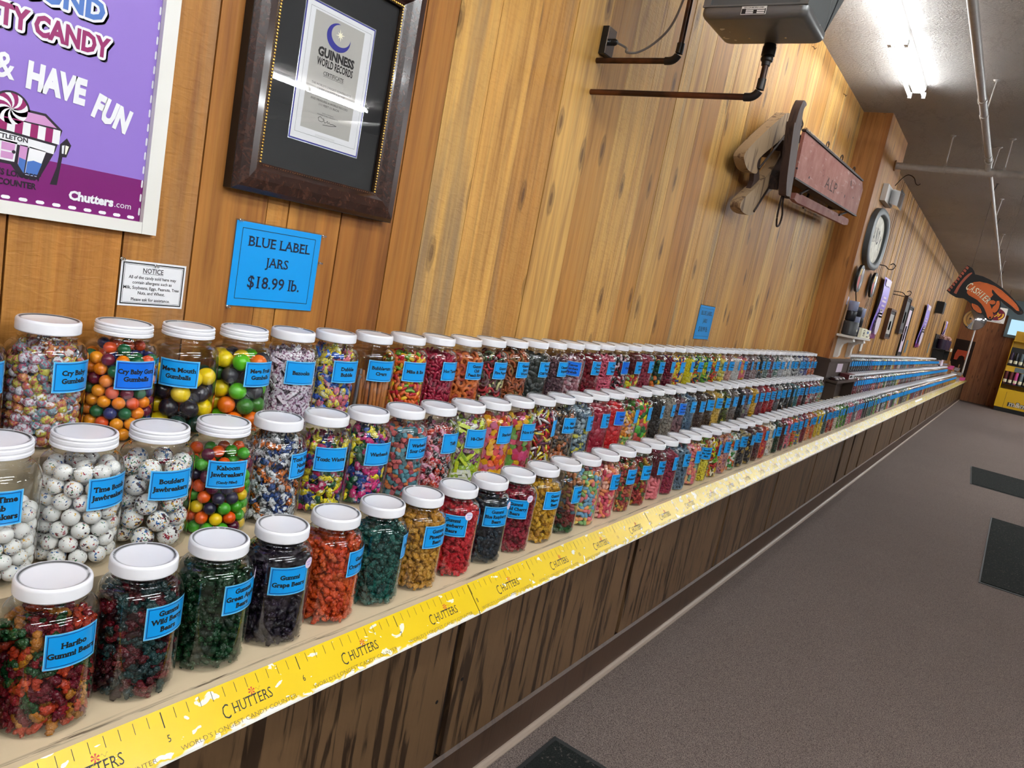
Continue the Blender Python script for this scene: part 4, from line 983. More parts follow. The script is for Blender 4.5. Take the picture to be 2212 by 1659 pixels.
# shop drawing
mb=MB(); P1,P2,P3,P4=wp(x+.0005),wp(x+.0008),wp(x+.0011),wp(x+.0014)
poly2(mb,[(1.36,1.028),(1.508,1.031),(1.541,1.006),(1.531,.962),(1.524,.945),(1.504,.898),(1.470,.896),(1.452,.918),(1.34,.918),(1.33,.985)],P1,0)
poly2(mb,[(1.36,1.024),(1.506,1.026),(1.530,1.008),(1.37,1.006)],P2,3)
for k in range(12):
    a0=1.372+.0138*k; poly2(mb,[(a0,1.005),(a0+.0138,1.0045),(a0+.0131,.985-.0008*k),(a0-.0007,.986-.0008*k)],P2,1 if k%2 else 2)
poly2(mb,[(1.352,.982),(1.530,.972),(1.528,.955),(1.352,.965)],P2,1)
poly2(mb,[(1.430,.963),(1.461,.9625),(1.458,.924),(1.430,.924)],P2,1)
poly2(mb,[(1.4335,.959),(1.4575,.9585),(1.4565,.944),(1.4335,.944)],P3,3); poly2(mb,[(1.4335,.941),(1.4560,.941),(1.4548,.928),(1.4335,.928)],P3,3)
disc2(mb,1.4555,.943,.0035,P4,0,12)
poly2(mb,[(1.466,.960),(1.480,.960),(1.476,.905),(1.464,.922)],P2,3); poly2(mb,[(1.466,.935),(1.478,.932),(1.476,.905),(1.465,.920)],P3,4)
poly2(mb,[(1.483,.960),(1.514,.957),(1.500,.903),(1.478,.903)],P2,1); poly2(mb,[(1.481,.930),(1.492,.934),(1.508,.931),(1.500,.904),(1.479,.904)],P3,4)
disc2(mb,1.4455,1.0245,.0335,P1,0,36); disc2(mb,1.4455,1.0245,.0295,P2,2,36)
for k in range(8):
    a=k*PI/4; pts=[(1.4455,1.0245)]
    for q in range(6): r=.0295*q/5; pts.append((1.4455+r*math.cos(a+.9*q/5),1.0245+r*math.sin(a+.9*q/5)))
    for q in range(1,4): aa=a+.9+.35*q/3; pts.append((1.4455+.0295*math.cos(aa),1.0245+.0295*math.sin(aa)))
    for q in range(5,0,-1):
        r=.0295*q/5; pts.append((1.4455+r*math.cos(a+.35+.9*q/5),1.0245+r*math.sin(a+.35+.9*q/5)))
    poly2(mb,pts,P3,1)
poly2(mb,[(1.526,.893),(1.5395,.894),(1.5455,.953),(1.553,.954),(1.5605,.980),(1.551,.993),(1.539,.978),(1.5385,.955),(1.536,.93)],P1,0)
poly2(mb,[(1.5425,.976),(1.5475,.978),(1.547,.960),(1.5435,.960)],P2,1); poly2(mb,[(1.5495,.978),(1.556,.977),(1.552,.960),(1.5495,.960)],P2,5)
put_text(mb,'LITTLETON',1.447,.9660,.0085,P3,bold=.03,width=.064,mi=0)
ch(mb,'shop_drawing',['dblack','white','plum','pink','pblue','cream'],t)
# certificate in a burl frame
t=empty('framed_certificate',(WX,2.21,1.3),'framed certificate on black mat behind glass in a burl wood frame','picture frame')
a0,a1,b0,b1=1.925,2.492,.968,1.665
prof=[(0,0),(.0,.034),(.010,.046),(.034,.050),(.058,.042),(.070,.028),(.078,.024),(.078,0)]   # inward offset, height off the wall
def molding(a0,a1,b0,b1,prof):
    mb=MB(); R=[]
    for o_,h in prof: R.append([(WX+h,a0+o_,b0+o_),(WX+h,a1-o_,b0+o_),(WX+h,a1-o_,b1-o_),(WX+h,a0+o_,b1-o_)])
    V=[p for r in R for p in r]; F=[]
    for i in range(len(R)-1):
        for k in range(4): F.append((i*4+k,i*4+(k+1)%4,(i+1)*4+(k+1)%4,(i+1)*4+k))
    mb.add(V,F); return mb
m=molding(a0,a1,b0,b1,prof)
ch(m,'picture_frame','burl',t)
ch(molding(a0-.0012,a1+.0012,b0-.0012,b1+.0012,[(0,0),(0,.033),(.0011,.033),(.0011,0)]),'frame_side','black',t)
mb=MB(); g=.080; ya,yb,za,zb=a0+g,a1-g+.003,b0+g-.008,b1-g
V,F=I1
def beadline(p,q):
    n=int(math.dist(p,q)/.0078)
    for i in range(n):
        s=i/n; c=(WX+.024,p[0]+(q[0]-p[0])*s,p[1]+(q[1]-p[1])*s)
        mb.add([(v[0]*.0030+c[0],v[1]*.0034+c[1],v[2]*.0034+c[2]) for v in V],[tuple(f) for f in F])
for p,q in (((ya,za),(yb,za)),((yb,za),(yb,zb)),((yb,zb),(ya,zb)),((ya,zb),(ya,za))): beadline(p,q)
ch(mb,'beading','gold',t)
mb=MB()
for a in ((ya-.006,ya+.004,za-.006,zb+.006),(yb-.004,yb+.006,za-.006,zb+.006),(ya+.0041,yb-.0041,za-.006,za+.004),(ya+.0041,yb-.0041,zb-.004,zb+.006)): mb.box(WX+.015,WX+.0225,*a)
ch(mb,'bead_backing','goldd',t)
mb=MB(); mb.box(WX+.002,WX+.008,ya-.004,yb+.004,za-.004,zb+.004); ch(mb,'mat_board','blackm',t)
mb=MB(); rect(mb,2.088,2.338,1.129,1.492,wp(.0090),3); rect(mb,2.0905,2.3355,1.1315,1.4895,wp(.0093),2); rect(mb,2.094,2.332,1.135,1.486,wp(.0096),0)
frame2(mb,2.106,2.3225,1.152,1.4735,.0006,wp(.0099),4); rect(mb,2.1225,2.2975,1.168,1.468,wp(.0099),1)
ch(mb,'certificate',['white','grey','certblue','foil','ink'],t)
mb=MB(); P=wp(.0104)
# crescent with an eight-pointed star
pts=[]; 
for k in range(0,29): a=math.radians(100+k*9.3); pts.append((2.209+.042*math.cos(a),1.424+.036*math.sin(a)))
for k in range(28,-1,-1): a=math.radians(100+k*9.3); r=.030; pts.append((2.216+(r+.004)*math.cos(a),1.431+r*.93*math.sin(a)))
n=len(pts)//2
for k in range(n-1): poly2(mb,[pts[k],pts[k+1],pts[-2-k],pts[-1-k]],P,1)
st=[]
for k in range(16): r=.0165 if k%4==0 else .012 if k%2==0 else .005; a=k*PI/8+.2; st.append((2.213+r*math.cos(a),1.432+r*math.sin(a)))
poly2(mb,st,wp(.0107),2)
put_text(mb,'GUINNESS',2.211,1.362,.0215,P,bold=.05,width=.129)
put_text(mb,'WORLD RECORDS',2.211,1.338,.0185,P,bold=.03,width=.128)
put_text(mb,'CERTIFICATE',2.210,1.3165,.0098,P,bold=.0,slab=.04,width=.072); rect(mb,2.174,2.246,1.3135,1.3142,P)
for k,(s_,w) in enumerate((("THE WORLD'S LONGEST CONTINUOUS",.140),('CANDY COUNTER IS AT THE',.098),('CHUTTER GENERAL STORE,',.108),('LITTLETON, NEW HAMPSHIRE, USA',.137),('AND MEASURES A WORLD RECORD',.133),('111 FEET 11 INCH',.071))):
    put_text(mb,s_,2.2095,1.286-k*.0105+(.0 if k<2 else .003),.0055,P,bold=.0,width=w)
put_text(mb,'Keeper of the Records',2.2095,1.218,.0026,P,bold=0,width=.04); put_text(mb,'GUINNESS WORLD RECORDS LTD',2.2095,1.2125,.0028,P,bold=.0,width=.075)
sg=[(2.196,1.203),(2.184,1.209),(2.177,1.204),(2.181,1.197),(2.192,1.196),(2.199,1.202),(2.196,1.207),(2.201,1.196),(2.208,1.199),(2.211,1.203),(2.213,1.197),(2.218,1.201),(2.222,1.197),(2.228,1.199),(2.244,1.197),(2.224,1.1925),(2.196,1.189)]
for p,q in zip(sg[:-1],sg[1:]):
    dx,dz=q[0]-p[0],q[1]-p[1]; l=math.hypot(dx,dz); nx,nz=-dz/l*.0006,dx/l*.0006; poly2(mb,[(p[0]+nx,p[1]+nz),(q[0]+nx,q[1]+nz),(q[0]-nx,q[1]-nz),(p[0]-nx,p[1]-nz)],P)
for z_ in (1.1585,1.1555): rect(mb,2.175,2.245,z_,z_+.0006,P,3)
ch(mb,'lettering',['ink','certblue','cream','grey'],t)
mb=MB(); rect(mb,ya-.002,yb+.002,za-.002,zb+.002,wp(.0135)); ch(mb,'glass_pane','pane',t)
# notices
def pins(t,pts):
    for y,z in pts:
        mb=MB(); mb.lathe([(0,0),(.0042,.0),(.0042,.002),(.0016,.004),(.0016,.008),(.0034,.010),(.0034,.012),(0,.012)],14,'x',(WX+.0012,y,z)); ch(mb,'push_pin','clear',t,smooth=True)
M['clear']=m_glass('clear_pin_plastic',3.5,(.9,.93,.95,1),.05,.12)
def price_card(y0,z0,label,full=True,w=.281,h=.224):
    t=empty('price_sign',(WX,y0+w/2,z0+h/2),label,'sign')
    mb=MB(); mb.box(WX,WX+.0008,y0-.004,y0+w+.004,z0-.004,z0+h+.004); ch(mb,'plastic_sleeve','clear2',t)
    mb=MB(); mb.box(WX+.0009,WX+.0014,y0,y0+w,z0,z0+h,0); frame2(mb,y0+.019,y0+w-.019,z0+.019,z0+h-.016,.0016,wp(.0017),1); ch(mb,'blue_card',['blue','ink'],t)
    mb=MB(); P=wp(.0019); c=y0+w/2
    put_text(mb,'BLUE LABEL',c+.003,z0+.163,.0255,P,bold=.012,slab=.035,width=.207); put_text(mb,'JARS',c,z0+.112,.0245,P,bold=.012,slab=.035,width=.076); put_text(mb,'$18.99 lb.',c,z0+.052,.031,P,bold=.012,slab=.035,width=.173)
    ch(mb,'lettering','navyink',t); return t
M['clear2']=m_glass('laminate_sleeve',2.0,(.97,.97,.97,1),.08,.06)
M['navyink']=flat('dark_navy_ink',S(14,20,50),.5)
t=price_card(1.976,.667,'large blue price sign reading BLUE LABEL JARS pinned below the framed certificate'); pins(t,[(1.985,.892),(2.263,.889),(2.2640,.81),(1.979,.663)])
t=price_card(5.425,.667,'blue price sign pinned low on the wall below the hanging sled'); pins(t,[(5.43,.895),(5.70,.66)])
t=empty('notice_sheet',(WX,1.77,.70),'white allergen notice sheet with black border pinned beside the blue price sign','notice')
mb=MB(); mb.box(WX,WX+.0009,1.6915,1.8515,.648,.7555,0); frame2(mb,1.696,1.847,.6525,.751,.0028,wp(.0012),1); frame2(mb,1.7005,1.8425,.657,.7465,.0007,wp(.0012),1); ch(mb,'paper',['white','ink'],t)
mb=MB(); P=wp(.0014); put_text(mb,'NOTICE',1.769,.7285,.0112,P,bold=.01,width=.050); rect(mb,1.743,1.795,.7262,.727,P); 
for s_,w,z_ in (('All of the candy sold here may',.117,.7135),('contain allergens such as',.097,.7015),('Milk, Soybeans, Eggs, Peanuts, Tree',.137,.6888),('Nuts, and Wheat.',.067,.6768),('Please ask for assistance.',.096,.6610)): put_text(mb,s_,1.770,z_,.0072,P,bold=.012,width=w)
ch(mb,'lettering','ink',t); pins(t,[(1.773,.748),(1.692,.757)])
# ------------------------------------------------------------------ outlet, copper pipes, unit heater
t=empty('power_outlet',(WX,3.62,1.94),'black junction box outlet with a grey cord plugged in on the wood wall','outlet')
OY,OZ=3.60,1.895
mb=MB(); mb.box(WX,WX+.028,OY-.035,OY+.035,OZ-.055,OZ+.055); ch(mb,'outlet_box','black',t)
mb=MB(); mb.box(WX+.0285,WX+.031,OY-.033,OY+.033,OZ-.053,OZ+.053); ch(mb,'cover_plate','chrome',t)
mb=MB(); mb.lathe([(0,0),(.014,0),(.014,.02),(.008,.03),(0,.03)],14,'x',(WX+.0315,OY,OZ)); ch(mb,'plug','black',t,smooth=True)
cordp=[(WX+.06,OY,OZ-.002),(WX+.09,OY+.03,OZ-.012),(-.50,3.60,1.855),(-.46,3.62,1.862),(-.40,3.63,1.90),(-.33,3.61,1.96),(-.285,3.58,2.06),(-.275,3.57,2.2),(-.275,3.57,2.5),(-.275,3.57,ZC-.002)]
def smooth_path(P,n=6):
    P=[Vector(p) for p in P]; out=[]
    for i in range(len(P)-1):
        a=P[max(i-1,0)];b=P[i];c=P[i+1];d=P[min(i+2,len(P)-1)]
        for k in range(n):
            t=k/n; out.append(.5*((2*b)+(c-a)*t+(2*a-5*b+4*c-d)*t*t+(3*b-a-3*c+d)*t**3))
    out.append(P[-1]); return out
mb=MB(); mb.tube(smooth_path(cordp),.0048,8); ch(mb,'power_cord','cord',t,smooth=True)
# copper pipes
t=empty('copper_pipe',(WX,3.57,1.81),'upper tarnished copper pipe coming out of the wood wall and turning up','pipe','copper heating pipes')
def ell_pipe(t,y,z,xe,ztop,r=.0115,rad_=.03):
    mb=MB(); mb.tube([(WX-.0005,y,z),(xe-.05,y,z)],r,16); mb.tube([(xe,y,z+.062),(xe,y,ztop)],r,16); ch(mb,'pipe_run','copper',t,smooth=True)
    mb=MB(); P=[(xe-.052,y,z)]+[(xe-.036+.036*math.sin(a),y,z+.036-.036*math.cos(a)) for a in [PI/2*k/8 for k in range(9)]]+[(xe,y,z+.066)]
    mb.tube(P,.0152,16); ch(mb,'elbow_fitting','fitting',t,smooth=True)
ell_pipe(t,3.568,1.811,-.25,ZC-.001)
t=empty('copper_pipe',(WX,3.6,1.684),'lower tarnished copper pipe from the wood wall up into the unit heater','pipe','copper heating pipes')
HX=.102; ell_pipe(t,3.57,1.684,HX,1.80)
mb=MB(); mb.lathe([(0,1.796),(.0155,1.797),(.0165,1.81),(.021,1.813),(.0225,1.820),(.021,1.827),(.0195,1.83),(.0245,1.833),(.0245,1.862),(.022,1.865),(.022,1.872),(0,1.8725)],18,'z',(HX,3.57,0)); ch(mb,'union_fitting','fitting',t,smooth=True)
# unit heater
t=empty('unit_heater',(.1,3.45,1.875),'grey enamelled steel unit heater hanging from the ceiling above the wall pipes','heater')
hx0,hx1,hy0,hy1=-.078,.287,3.315,3.585
def rounded(x0,x1,y0,y1,r,n=5):
    P=[]
    for cx,cy,a0 in ((x1-r,y1-r,0),(x0+r,y1-r,PI/2),(x0+r,y0+r,PI),(x1-r,y0+r,1.5*PI)):
        for k in range(n+1): a=a0+PI/2*k/n; P.append((cx+r*math.cos(a),cy+r*math.sin(a)))
    return P
def pan(mb,x0,x1,y0,y1,zb,zt,r,flare=0):
    rings=[]
    for k in range(5): a=PI/2*k/4; i=r*(1-math.sin(a)); rings.append((rounded(x0+i,x1-i,y0+i,y1-i,r*1.01),zb+r*(1-math.cos(a))))
    rings.append((rounded(x0,x1,y0,y1,r*1.01),zt))
    n=len(rings[0][0]); V=[(x,y,z) for R,z in rings for x,y in R]; F=[tuple(range(n-1,-1,-1)),tuple(len(V)-n+i for i in range(n))]
    for i in range(len(rings)-1):
        for k in range(n): F.append((i*n+k,i*n+(k+1)%n,(i+1)*n+(k+1)%n,(i+1)*n+k))
    mb.add(V,F)
mb=MB(); pan(mb,hx0,hx1,hy0,hy1,1.8735,1.908,.022); ch(mb,'bottom_pan','enamel',t,smooth=True,angle=50)
mb=MB()
mb.box(hx0+.01,hx1-.008,hy0+.006,hy1-.01,1.909,2.42); ch(mb,'cabinet','heaterdark',t)
mb=MB(); mb.box(hx0+.004,hx0+.03,hy0-.001,hy0+.0055,1.9085,2.42); mb.box(hx1-.03,hx1-.002,hy0-.001,hy0+.0055,1.9085,2.42); mb.box(hx0+.0305,hx1-.0305,hy0-.001,hy0+.0055,2.36,2.42); mb.box(hx0+.004,hx1-.002,hy0-.004,hy0-.0012,1.9085,1.914); ch(mb,'front_flange','enamel',t)
mb=MB()
for k in range(7):
    z=1.955+k*.056; mb.poly([(hx0+.045,hy0-.012,z),(hx0+.045,hy0+.005,z+.03),(hx0+.045,hy0+.0055,z+.032),(hx0+.045,hy0-.012,z+.002)],(hx1-hx0-.09,0,0))
ch(mb,'louver','enamel',t)
mb=MB(); mb.poly([(hx1-.0075,3.56,1.885),(hx1-.0075,3.72,2.075),(hx1-.0075,3.84,2.2),(hx1-.0075,3.84,2.42),(hx1-.0075,hy1-.0095,2.42),(hx1-.0075,hy1-.0095,1.895)],(-(hx1-hx0)+.02,0,0)); ch(mb,'fan_shroud','heaterdark',t)
mb=MB(); 
for x in (hx0+.06,hx1-.06):
    for y in (3.36,3.53): mb.tube([(x,y,2.42),(x,y,ZC-.001)],.005,8)
ch(mb,'hanger_rod','fitting',t)
mb=MB(); P=lambda u,v:(u,hy0-.0006,v)
mb.box(.067,.152,hy0-.0016,hy0-.0004,1.881,1.9075,0); ch(mb,'nameplate','whitep',t)
mb=MB(); P=lambda u,v:(u,hy0-.0018,v); rect(mb,.0685,.1505,1.8825,1.8995,P,0); put_text(mb,'BEACON-MORRIS CORP.',.1095,1.9008,.0045,P,bold=.02,width=.068,mi=0)
P=lambda u,v:(u,hy0-.0020,v)
for x in (.083,.121):
    for z in (1.8845,1.8905): rect(mb,x,x+.026,z,z+.004,P,1)
rect(mb,.083,.147,1.8965,1.8985,P,1)
ch(mb,'plate_print',['ink','whitep'],t)
mb=MB()
for x in (.045,.175): mb.lathe([(0,-.004),(.004,-.004),(.0045,0),(0,0)],8,'z',(x,3.50,1.8735))
ch(mb,'pan_screw','chrome',t)
# small wire hooks in the wall
for y,z,l in ((6.44,2.85,'tiny wire hook in wood wall behind the unit heater'),(7.62,2.865,'tiny wire hook high on wood wall near the pilaster')):
    mb=MB(); mb.tube(smooth_path([(WX-.004,y,z),(WX+.012,y,z-.004),(WX+.02,y,z-.018),(WX+.03,y,z-.008)],4),.0022,6); tag(mb.build('wire_hook','iron',smooth=True),l,'hook','wire hooks')
# ------------------------------------------------------------------ antique sled hung sideways
t=empty('antique_sled',(-.5,6.9,1.95),'antique wooden bobsled with faded red side lettered ALP hanging on the wall','sled')
def slab(mb,pts,x,th,mi=None): mb.poly([(x,y,z) for y,z in pts],(th,0,0),mi)
def rnd(pts,n=3): return [(p.y,p.z) for p in smooth_path([(0,a,b) for a,b in pts]+[(0,)+tuple(pts[0])],n)][:-1]
mb=MB(); slab(mb,[(5.985,2.145),(8.13,2.243),(8.235,2.19),(8.23,1.96),(6.02,1.852)],-.41,.022); ch(mb,'red_side_board','redpaint',t)
mb=MB(); P=lambda u,v:(-.3868,u,v+(u-6.7)*.045); put_text(mb,'ALP',7.03,1.94,.082,P,bold=.0,slab=.02,width=.42,sp=1.2); ch(mb,'lettering',flat('weathered_black_paint',S(74,48,42),.8),t)
mb=MB(); slab(mb,[(5.98,2.150),(8.13,2.25),(8.13,2.262),(5.98,2.162)],-.412,.03); slab(mb,[(6.0,1.838),(8.23,1.948),(8.23,1.960),(6.0,1.850)],-.412,.03); ch(mb,'edge_strap','iron',t)
mb=MB(); slab(mb,[(6.02,1.87),(8.2,1.98),(8.2,2.0),(6.02,1.89)],-.56,.149); slab(mb,[(6.2,2.17),(8.12,2.26),(8.12,2.285),(6.3,2.20)],-.56,.149); ch(mb,'deck_plank','darkwood',t)
mb=MB(); mb.tube([(-.50,6.37,2.245),(-.49,8.14,2.315)],.022,12); ch(mb,'top_rail','oldwood',t,smooth=True)
mb=MB()
for y,z in ((6.95,2.262),(7.5,2.285),(8.05,2.305)):
    mb.tube(smooth_path([(-.48,y,z),(-.475,y-.01,z+.035),(-.475,y+.03,z+.055),(-.475,y+.06,z+.035),(-.475,y+.05,z+.015)],4),.005,6)
ch(mb,'iron_hook','iron',t,smooth=True)
mb=MB(); slab(mb,[(6.25,1.742),(6.27,1.790),(6.42,1.806),(8.13,1.905),(8.17,1.89),(8.16,1.855),(8.02,1.832),(6.62,1.752),(6.34,1.735)],-.46,.035); ch(mb,'lower_runner','redpaint',t)
mb=MB(); 
for a,b in (((-.42,6.35,1.80),(-.42,6.62,1.90)),((-.42,7.7,1.87),(-.42,8.05,1.96)),((-.52,6.9,1.78),(-.52,6.95,1.90))): mb.tube([a,b],.009,8)
ch(mb,'iron_brace','iron',t)
bar=[(5.633,2.226),(5.66,2.258),(5.72,2.262),(5.74,2.250),(5.722,2.236),(5.705,2.20),(5.745,2.10),(5.88,1.72),(5.86,1.698),(5.79,1.690),(5.765,1.705),(5.70,1.80),(5.585,2.08),(5.60,2.105),(5.612,2.18)]
mb=MB(); slab(mb,rnd(bar),-.40,.05); ch(mb,'steering_bar','darkwood',t,smooth=True,angle=50)
mb=MB(); slab(mb,[(5.795,2.10),(5.81,2.10),(5.925,1.72),(5.905,1.70)],-.398,.02); ch(mb,'bar_edge','oldwood',t)
mb=MB(); P=[(-.39,5.83,1.700),(-.385,5.805,1.63),(-.38,5.80,1.55),(-.38,5.83,1.500),(-.38,5.865,1.498),(-.38,5.895,1.52),(-.38,5.90,1.58),(-.385,5.862,1.65),(-.39,5.868,1.71)]
mb.tube(smooth_path(P,5),.0065,8); ch(mb,'pull_rope','rope',t,smooth=True)
r1=[(5.793,2.212),(5.895,2.233),(5.918,2.200),(5.975,2.193),(5.976,2.143),(5.856,2.072),(5.60,1.925),(5.50,1.865),(5.462,1.83),(5.470,1.795),(5.502,1.776),(5.466,1.752),(5.32,1.745),(5.225,1.775),(5.200,1.81),(5.286,1.885),(5.50,2.03)]
mb=MB(); slab(mb,rnd(r1),-.545,.065); ch(mb,'front_runner','oldwood',t,smooth=True,angle=50)
r2=[(6.094,1.852),(5.974,1.779),(5.718,1.648),(5.645,1.600),(5.622,1.560),(5.625,1.530),(5.535,1.505),(5.386,1.504),(5.328,1.537),(5.389,1.593),(5.61,1.725),(5.80,1.87),(5.902,2.03)]
mb=MB(); slab(mb,rnd(r2),-.545,.065); ch(mb,'front_runner','oldwood',t,smooth=True,angle=50)
mb=MB(); slab(mb,rnd(r1,2),-.5475,.002); ch(mb,'runner_shoe','iron',t)
mb=MB(); slab(mb,[(5.575,1.893),(5.60,1.80),(5.719,1.685),(5.607,1.650),(5.503,1.640),(5.544,1.719),(5.521,1.77),(5.455,1.83)],-.535,.03); slab(mb,[(5.98,2.12),(5.96,1.80),(5.79,1.72),(5.76,1.80),(5.88,1.96),(5.80,2.04)],-.53,.11); ch(mb,'cross_piece','darkwood',t)
mb=MB(); mb.tube([(-.475,5.90,2.12),(-.475,5.50,1.79)],.007,8); mb.tube([(-.475,5.98,1.93),(-.475,5.60,1.54)],.007,8); ch(mb,'iron_rod','iron',t)
mb=MB(); P=[(-.37,5.735,2.20),(-.375,5.80,2.17),(-.38,5.86,2.16),(-.41,5.95,2.155)]
for q in smooth_path(P,6):
    mb.tube([(q.x,q.y+.012*math.cos(a),q.z+.010*math.sin(a)) for a in [k*PI/4 for k in range(8)]],.0022,5,closed=True)
ch(mb,'chain','iron',t)
mb=MB()
for y,z in ((5.9,1.98),(8.1,2.0),(7.0,2.0)): mb.box(WX,-.545,y-.03,y+.03,z-.03,z+.03)
ch(mb,'wall_bracket','darkwood',t)
# ------------------------------------------------------------------ fluorescent lights
LIGHTS=[(7.2,7.0),(1.45,.6),(1.45,-2.6),(1.9,9.6),(1.9,16.0),(1.9,24.0),(3.3,1.0),(3.3,-2.4),(6.75,1.0),(3.3,12.0),(6.75,12.0),(3.3,17.5),(3.3,23.0),(6.75,20.0),(3.3,28.0)]  # fixtures nearest the counter: added out of view to brighten lids and barn wall
def tube_light(x,y0,label,n=2,tm='tube'):
    t=empty('fluorescent_light',(x,y0,ZC),label,'ceiling light','fluorescent ceiling lights'); L=1.22*n
    def c2(mb,nm,m,**k): o=mb.build(nm,m,parent=t,**k); return o
    mb=MB(); mb.poly([(-.055,0,-.001),(.055,0,-.001),(.055,0,-.03),(.035,0,-.062),(-.035,0,-.062),(-.055,0,-.03)],(0,L,0)); c2(mb,'fixture_body','fixture')
    for k in range(n):
        for s in (-1,1):
            mb=MB(); y=k*1.22; mb.tube([(s*.052,y+.03,-.088),(s*.052,y+1.19,-.088)],.0135,8); c2(mb,'lit_tube',tm,smooth=True)
        mb=MB()
        for s in (-1,1):
            for y in (k*1.22+.003,k*1.22+1.192): mb.box(s*.052-.012,s*.052+.012,y,y+.025,-.108,-.0625)
        c2(mb,'lamp_holder','fixture')
    return t
tube_light(-.055,5.24,'long twin-tube fluorescent light on the ceiling in front of the pilaster',tm='tubesoft')
for i,(x,y) in enumerate(LIGHTS): tube_light(x,y,'twin-tube ceiling light %s metres from the wall, %s down the shop'%(('added one and a half','four','seven')[0 if x<2 else 1 if x<5 else 2],ordw(i+1)),tm='tubeadded' if x<2 else 'tube')
# ------------------------------------------------------------------ white sprinkler pipes
t=empty('sprinkler_pipe',(PX,9.27,2.64),'thick white painted pipe crossing the ceiling from the pilaster','pipe','white ceiling pipes')
mb=MB(); mb.tube([(PX+.004,9.27,2.642),(XR-.01,9.27,2.65)],.034,20); ch(mb,'pipe_run','pipe',t,smooth=True)
mb=MB(); mb.lathe([(0,-.0),(.052,0),(.055,.01),(.04,.014),(.0,.014)],20,'x',(PX+.0005,9.27,2.642)); ch(mb,'wall_flange','card',t,smooth=True)
def collar(mb,c,ax,r,w): mb.lathe([(r*.99,-w),(r*1.15,-w),(r*1.2,-w*.6),(r*1.2,w*.6),(r*1.15,w),(r*.99,w)],20,ax,c)
for cx_,w_ in ((.37,.022),(.57,.022),(.47,.05),(.10,.01)):
    mb=MB(); collar(mb,(cx_,9.27,2.643),'x',.034,w_); ch(mb,'coupling','pipe',t,smooth=True)
for x in (.10,.60,2.2,4.0):
    mb=MB(); mb.tube([(x,9.27,2.68),(x,9.24,ZC-.002)],.006,8); mb.lathe([(0,0),(.028,0),(.024,-.008),(.008,-.018),(0,-.018)],14,'z',(x,9.24,ZC-.0005)); mb.box(x-.012,x+.012,9.26,9.28,2.672,2.70); ch(mb,'hanger_rod','pipe',t,smooth=True)
t=empty('sprinkler_pipe',(.47,6,2.70),'slimmer white painted pipe running along the ceiling above the aisle','pipe','white ceiling pipes')
mb=MB(); mb.tube([(.46,-3.1,2.715),(.47,9.20,2.715)],.027,18); mb.tube([(.47,9.34,2.712),(.475,20.2,2.71)],.019,14); mb.tube([(.47,20.2,2.71),(.475,25.3,2.70)],.016,12)
mb.tube([(.47,9.16,2.715),(.47,9.235,2.66)],.027,12); ch(mb,'pipe_run','pipe',t,smooth=True)
for y,r in ((2.2,.027),(5.0,.027),(7.15,.027),(7.55,.027),(8.9,.027),(9.08,.030),(9.45,.024),(11.6,.02),(14.2,.02),(17.6,.02),(21.2,.02)):
    mb=MB(); collar(mb,(.468,y,2.714),'y',r,.03 if r>.026 else .035); ch(mb,'coupling','pipe',t,smooth=True)
for y in (4.0,7.5,9.6,12.4,15.6,19.6):
    mb=MB(); mb.tube([(.48,y,2.735),(.49,y,ZC-.002)],.005,8); mb.lathe([(0,0),(.026,0),(.022,-.008),(.007,-.016),(0,-.016)],14,'z',(.49,y,ZC-.0005)); ch(mb,'hanger_rod','pipe',t,smooth=True)
for y in (10.6,13.0,16.4,20.2):
    mb=MB(); mb.tube([(.485,y,2.735),(.50,y,2.80)],.006,6); mb.lathe([(0,0),(.014,0),(.014,.004),(0,.004)],8,'z',(.50,y,2.80)); ch(mb,'sprinkler_head','iron',t)
# ------------------------------------------------------------------ on and around the pilaster
mb=MB(); mb.tube(smooth_path([(PX-.001,9.60,2.50),(PX+.05,9.60,2.585),(PX+.10,9.60,2.625),(PX+.16,9.60,2.60),(PX+.19,9.60,2.545),(PX+.215,9.60,2.53),(PX+.235,9.60,2.545)],5),.0045,8)
tag(mb.build('hanging_hook','iron',smooth=True),'dark curved iron hook sticking out of pilaster under the thick white pipe','hook')
t=empty('emergency_light',(PX,9.3,2.3),'white emergency light with metal head above the oval candy sign','emergency light')
mb=MB(); mb.box(PX+.001,PX+.05,8.95,9.42,2.235,2.40); ch(mb,'battery_box','whitep',t)
mb=MB(); V=[(PX+.055,9.18,2.25),(PX+.055,9.42,2.25),(PX+.055,9.42,2.385),(PX+.055,9.18,2.385),(PX+.14,9.16,2.225),(PX+.14,9.46,2.225),(PX+.14,9.46,2.40),(PX+.14,9.16,2.40)]
mb.add(V,[(0,1,2,3),(0,1,5,4),(1,2,6,5),(2,3,7,6),(3,0,4,7)]); ch(mb,'lamp_head','chrome',t)
mb=MB(); mb.add([(PX+.13,9.18,2.245),(PX+.13,9.44,2.245),(PX+.13,9.44,2.38),(PX+.13,9.18,2.38)],[(0,1,2,3)]); ch(mb,'lens','pane',t)
t=empty('oval_sign',(PX,9.21,1.9),'oval white CANDY sign with thick slate rim on the pilaster','sign')
oc=[(9.21,1.875)]; 
def octo(a,b,k=.38,n=24): # rounded octagonal oval
    P=[]
    for i in range(n*2):
        q=2*PI*i/(n*2); c,s=math.cos(q),math.sin(q); e=2/2.6; P.append((9.21+a*math.copysign(abs(c)**e,c),1.872+b*math.copysign(abs(s)**e,s)))
    return P
mb=MB(); A,B=octo(.50,.305),octo(.395,.235); n=len(A)
V=[];F=[]
for R,h in ((A,.0005),(A,.05),(octo(.48,.29),.058),(octo(.42,.25),.058),(B,.045),(B,.0005)): V+=[(PX+h,y,z) for y,z in R]
for i in range(5):
    for k in range(n): F.append((i*n+k,i*n+(k+1)%n,(i+1)*n+(k+1)%n,(i+1)*n+k))
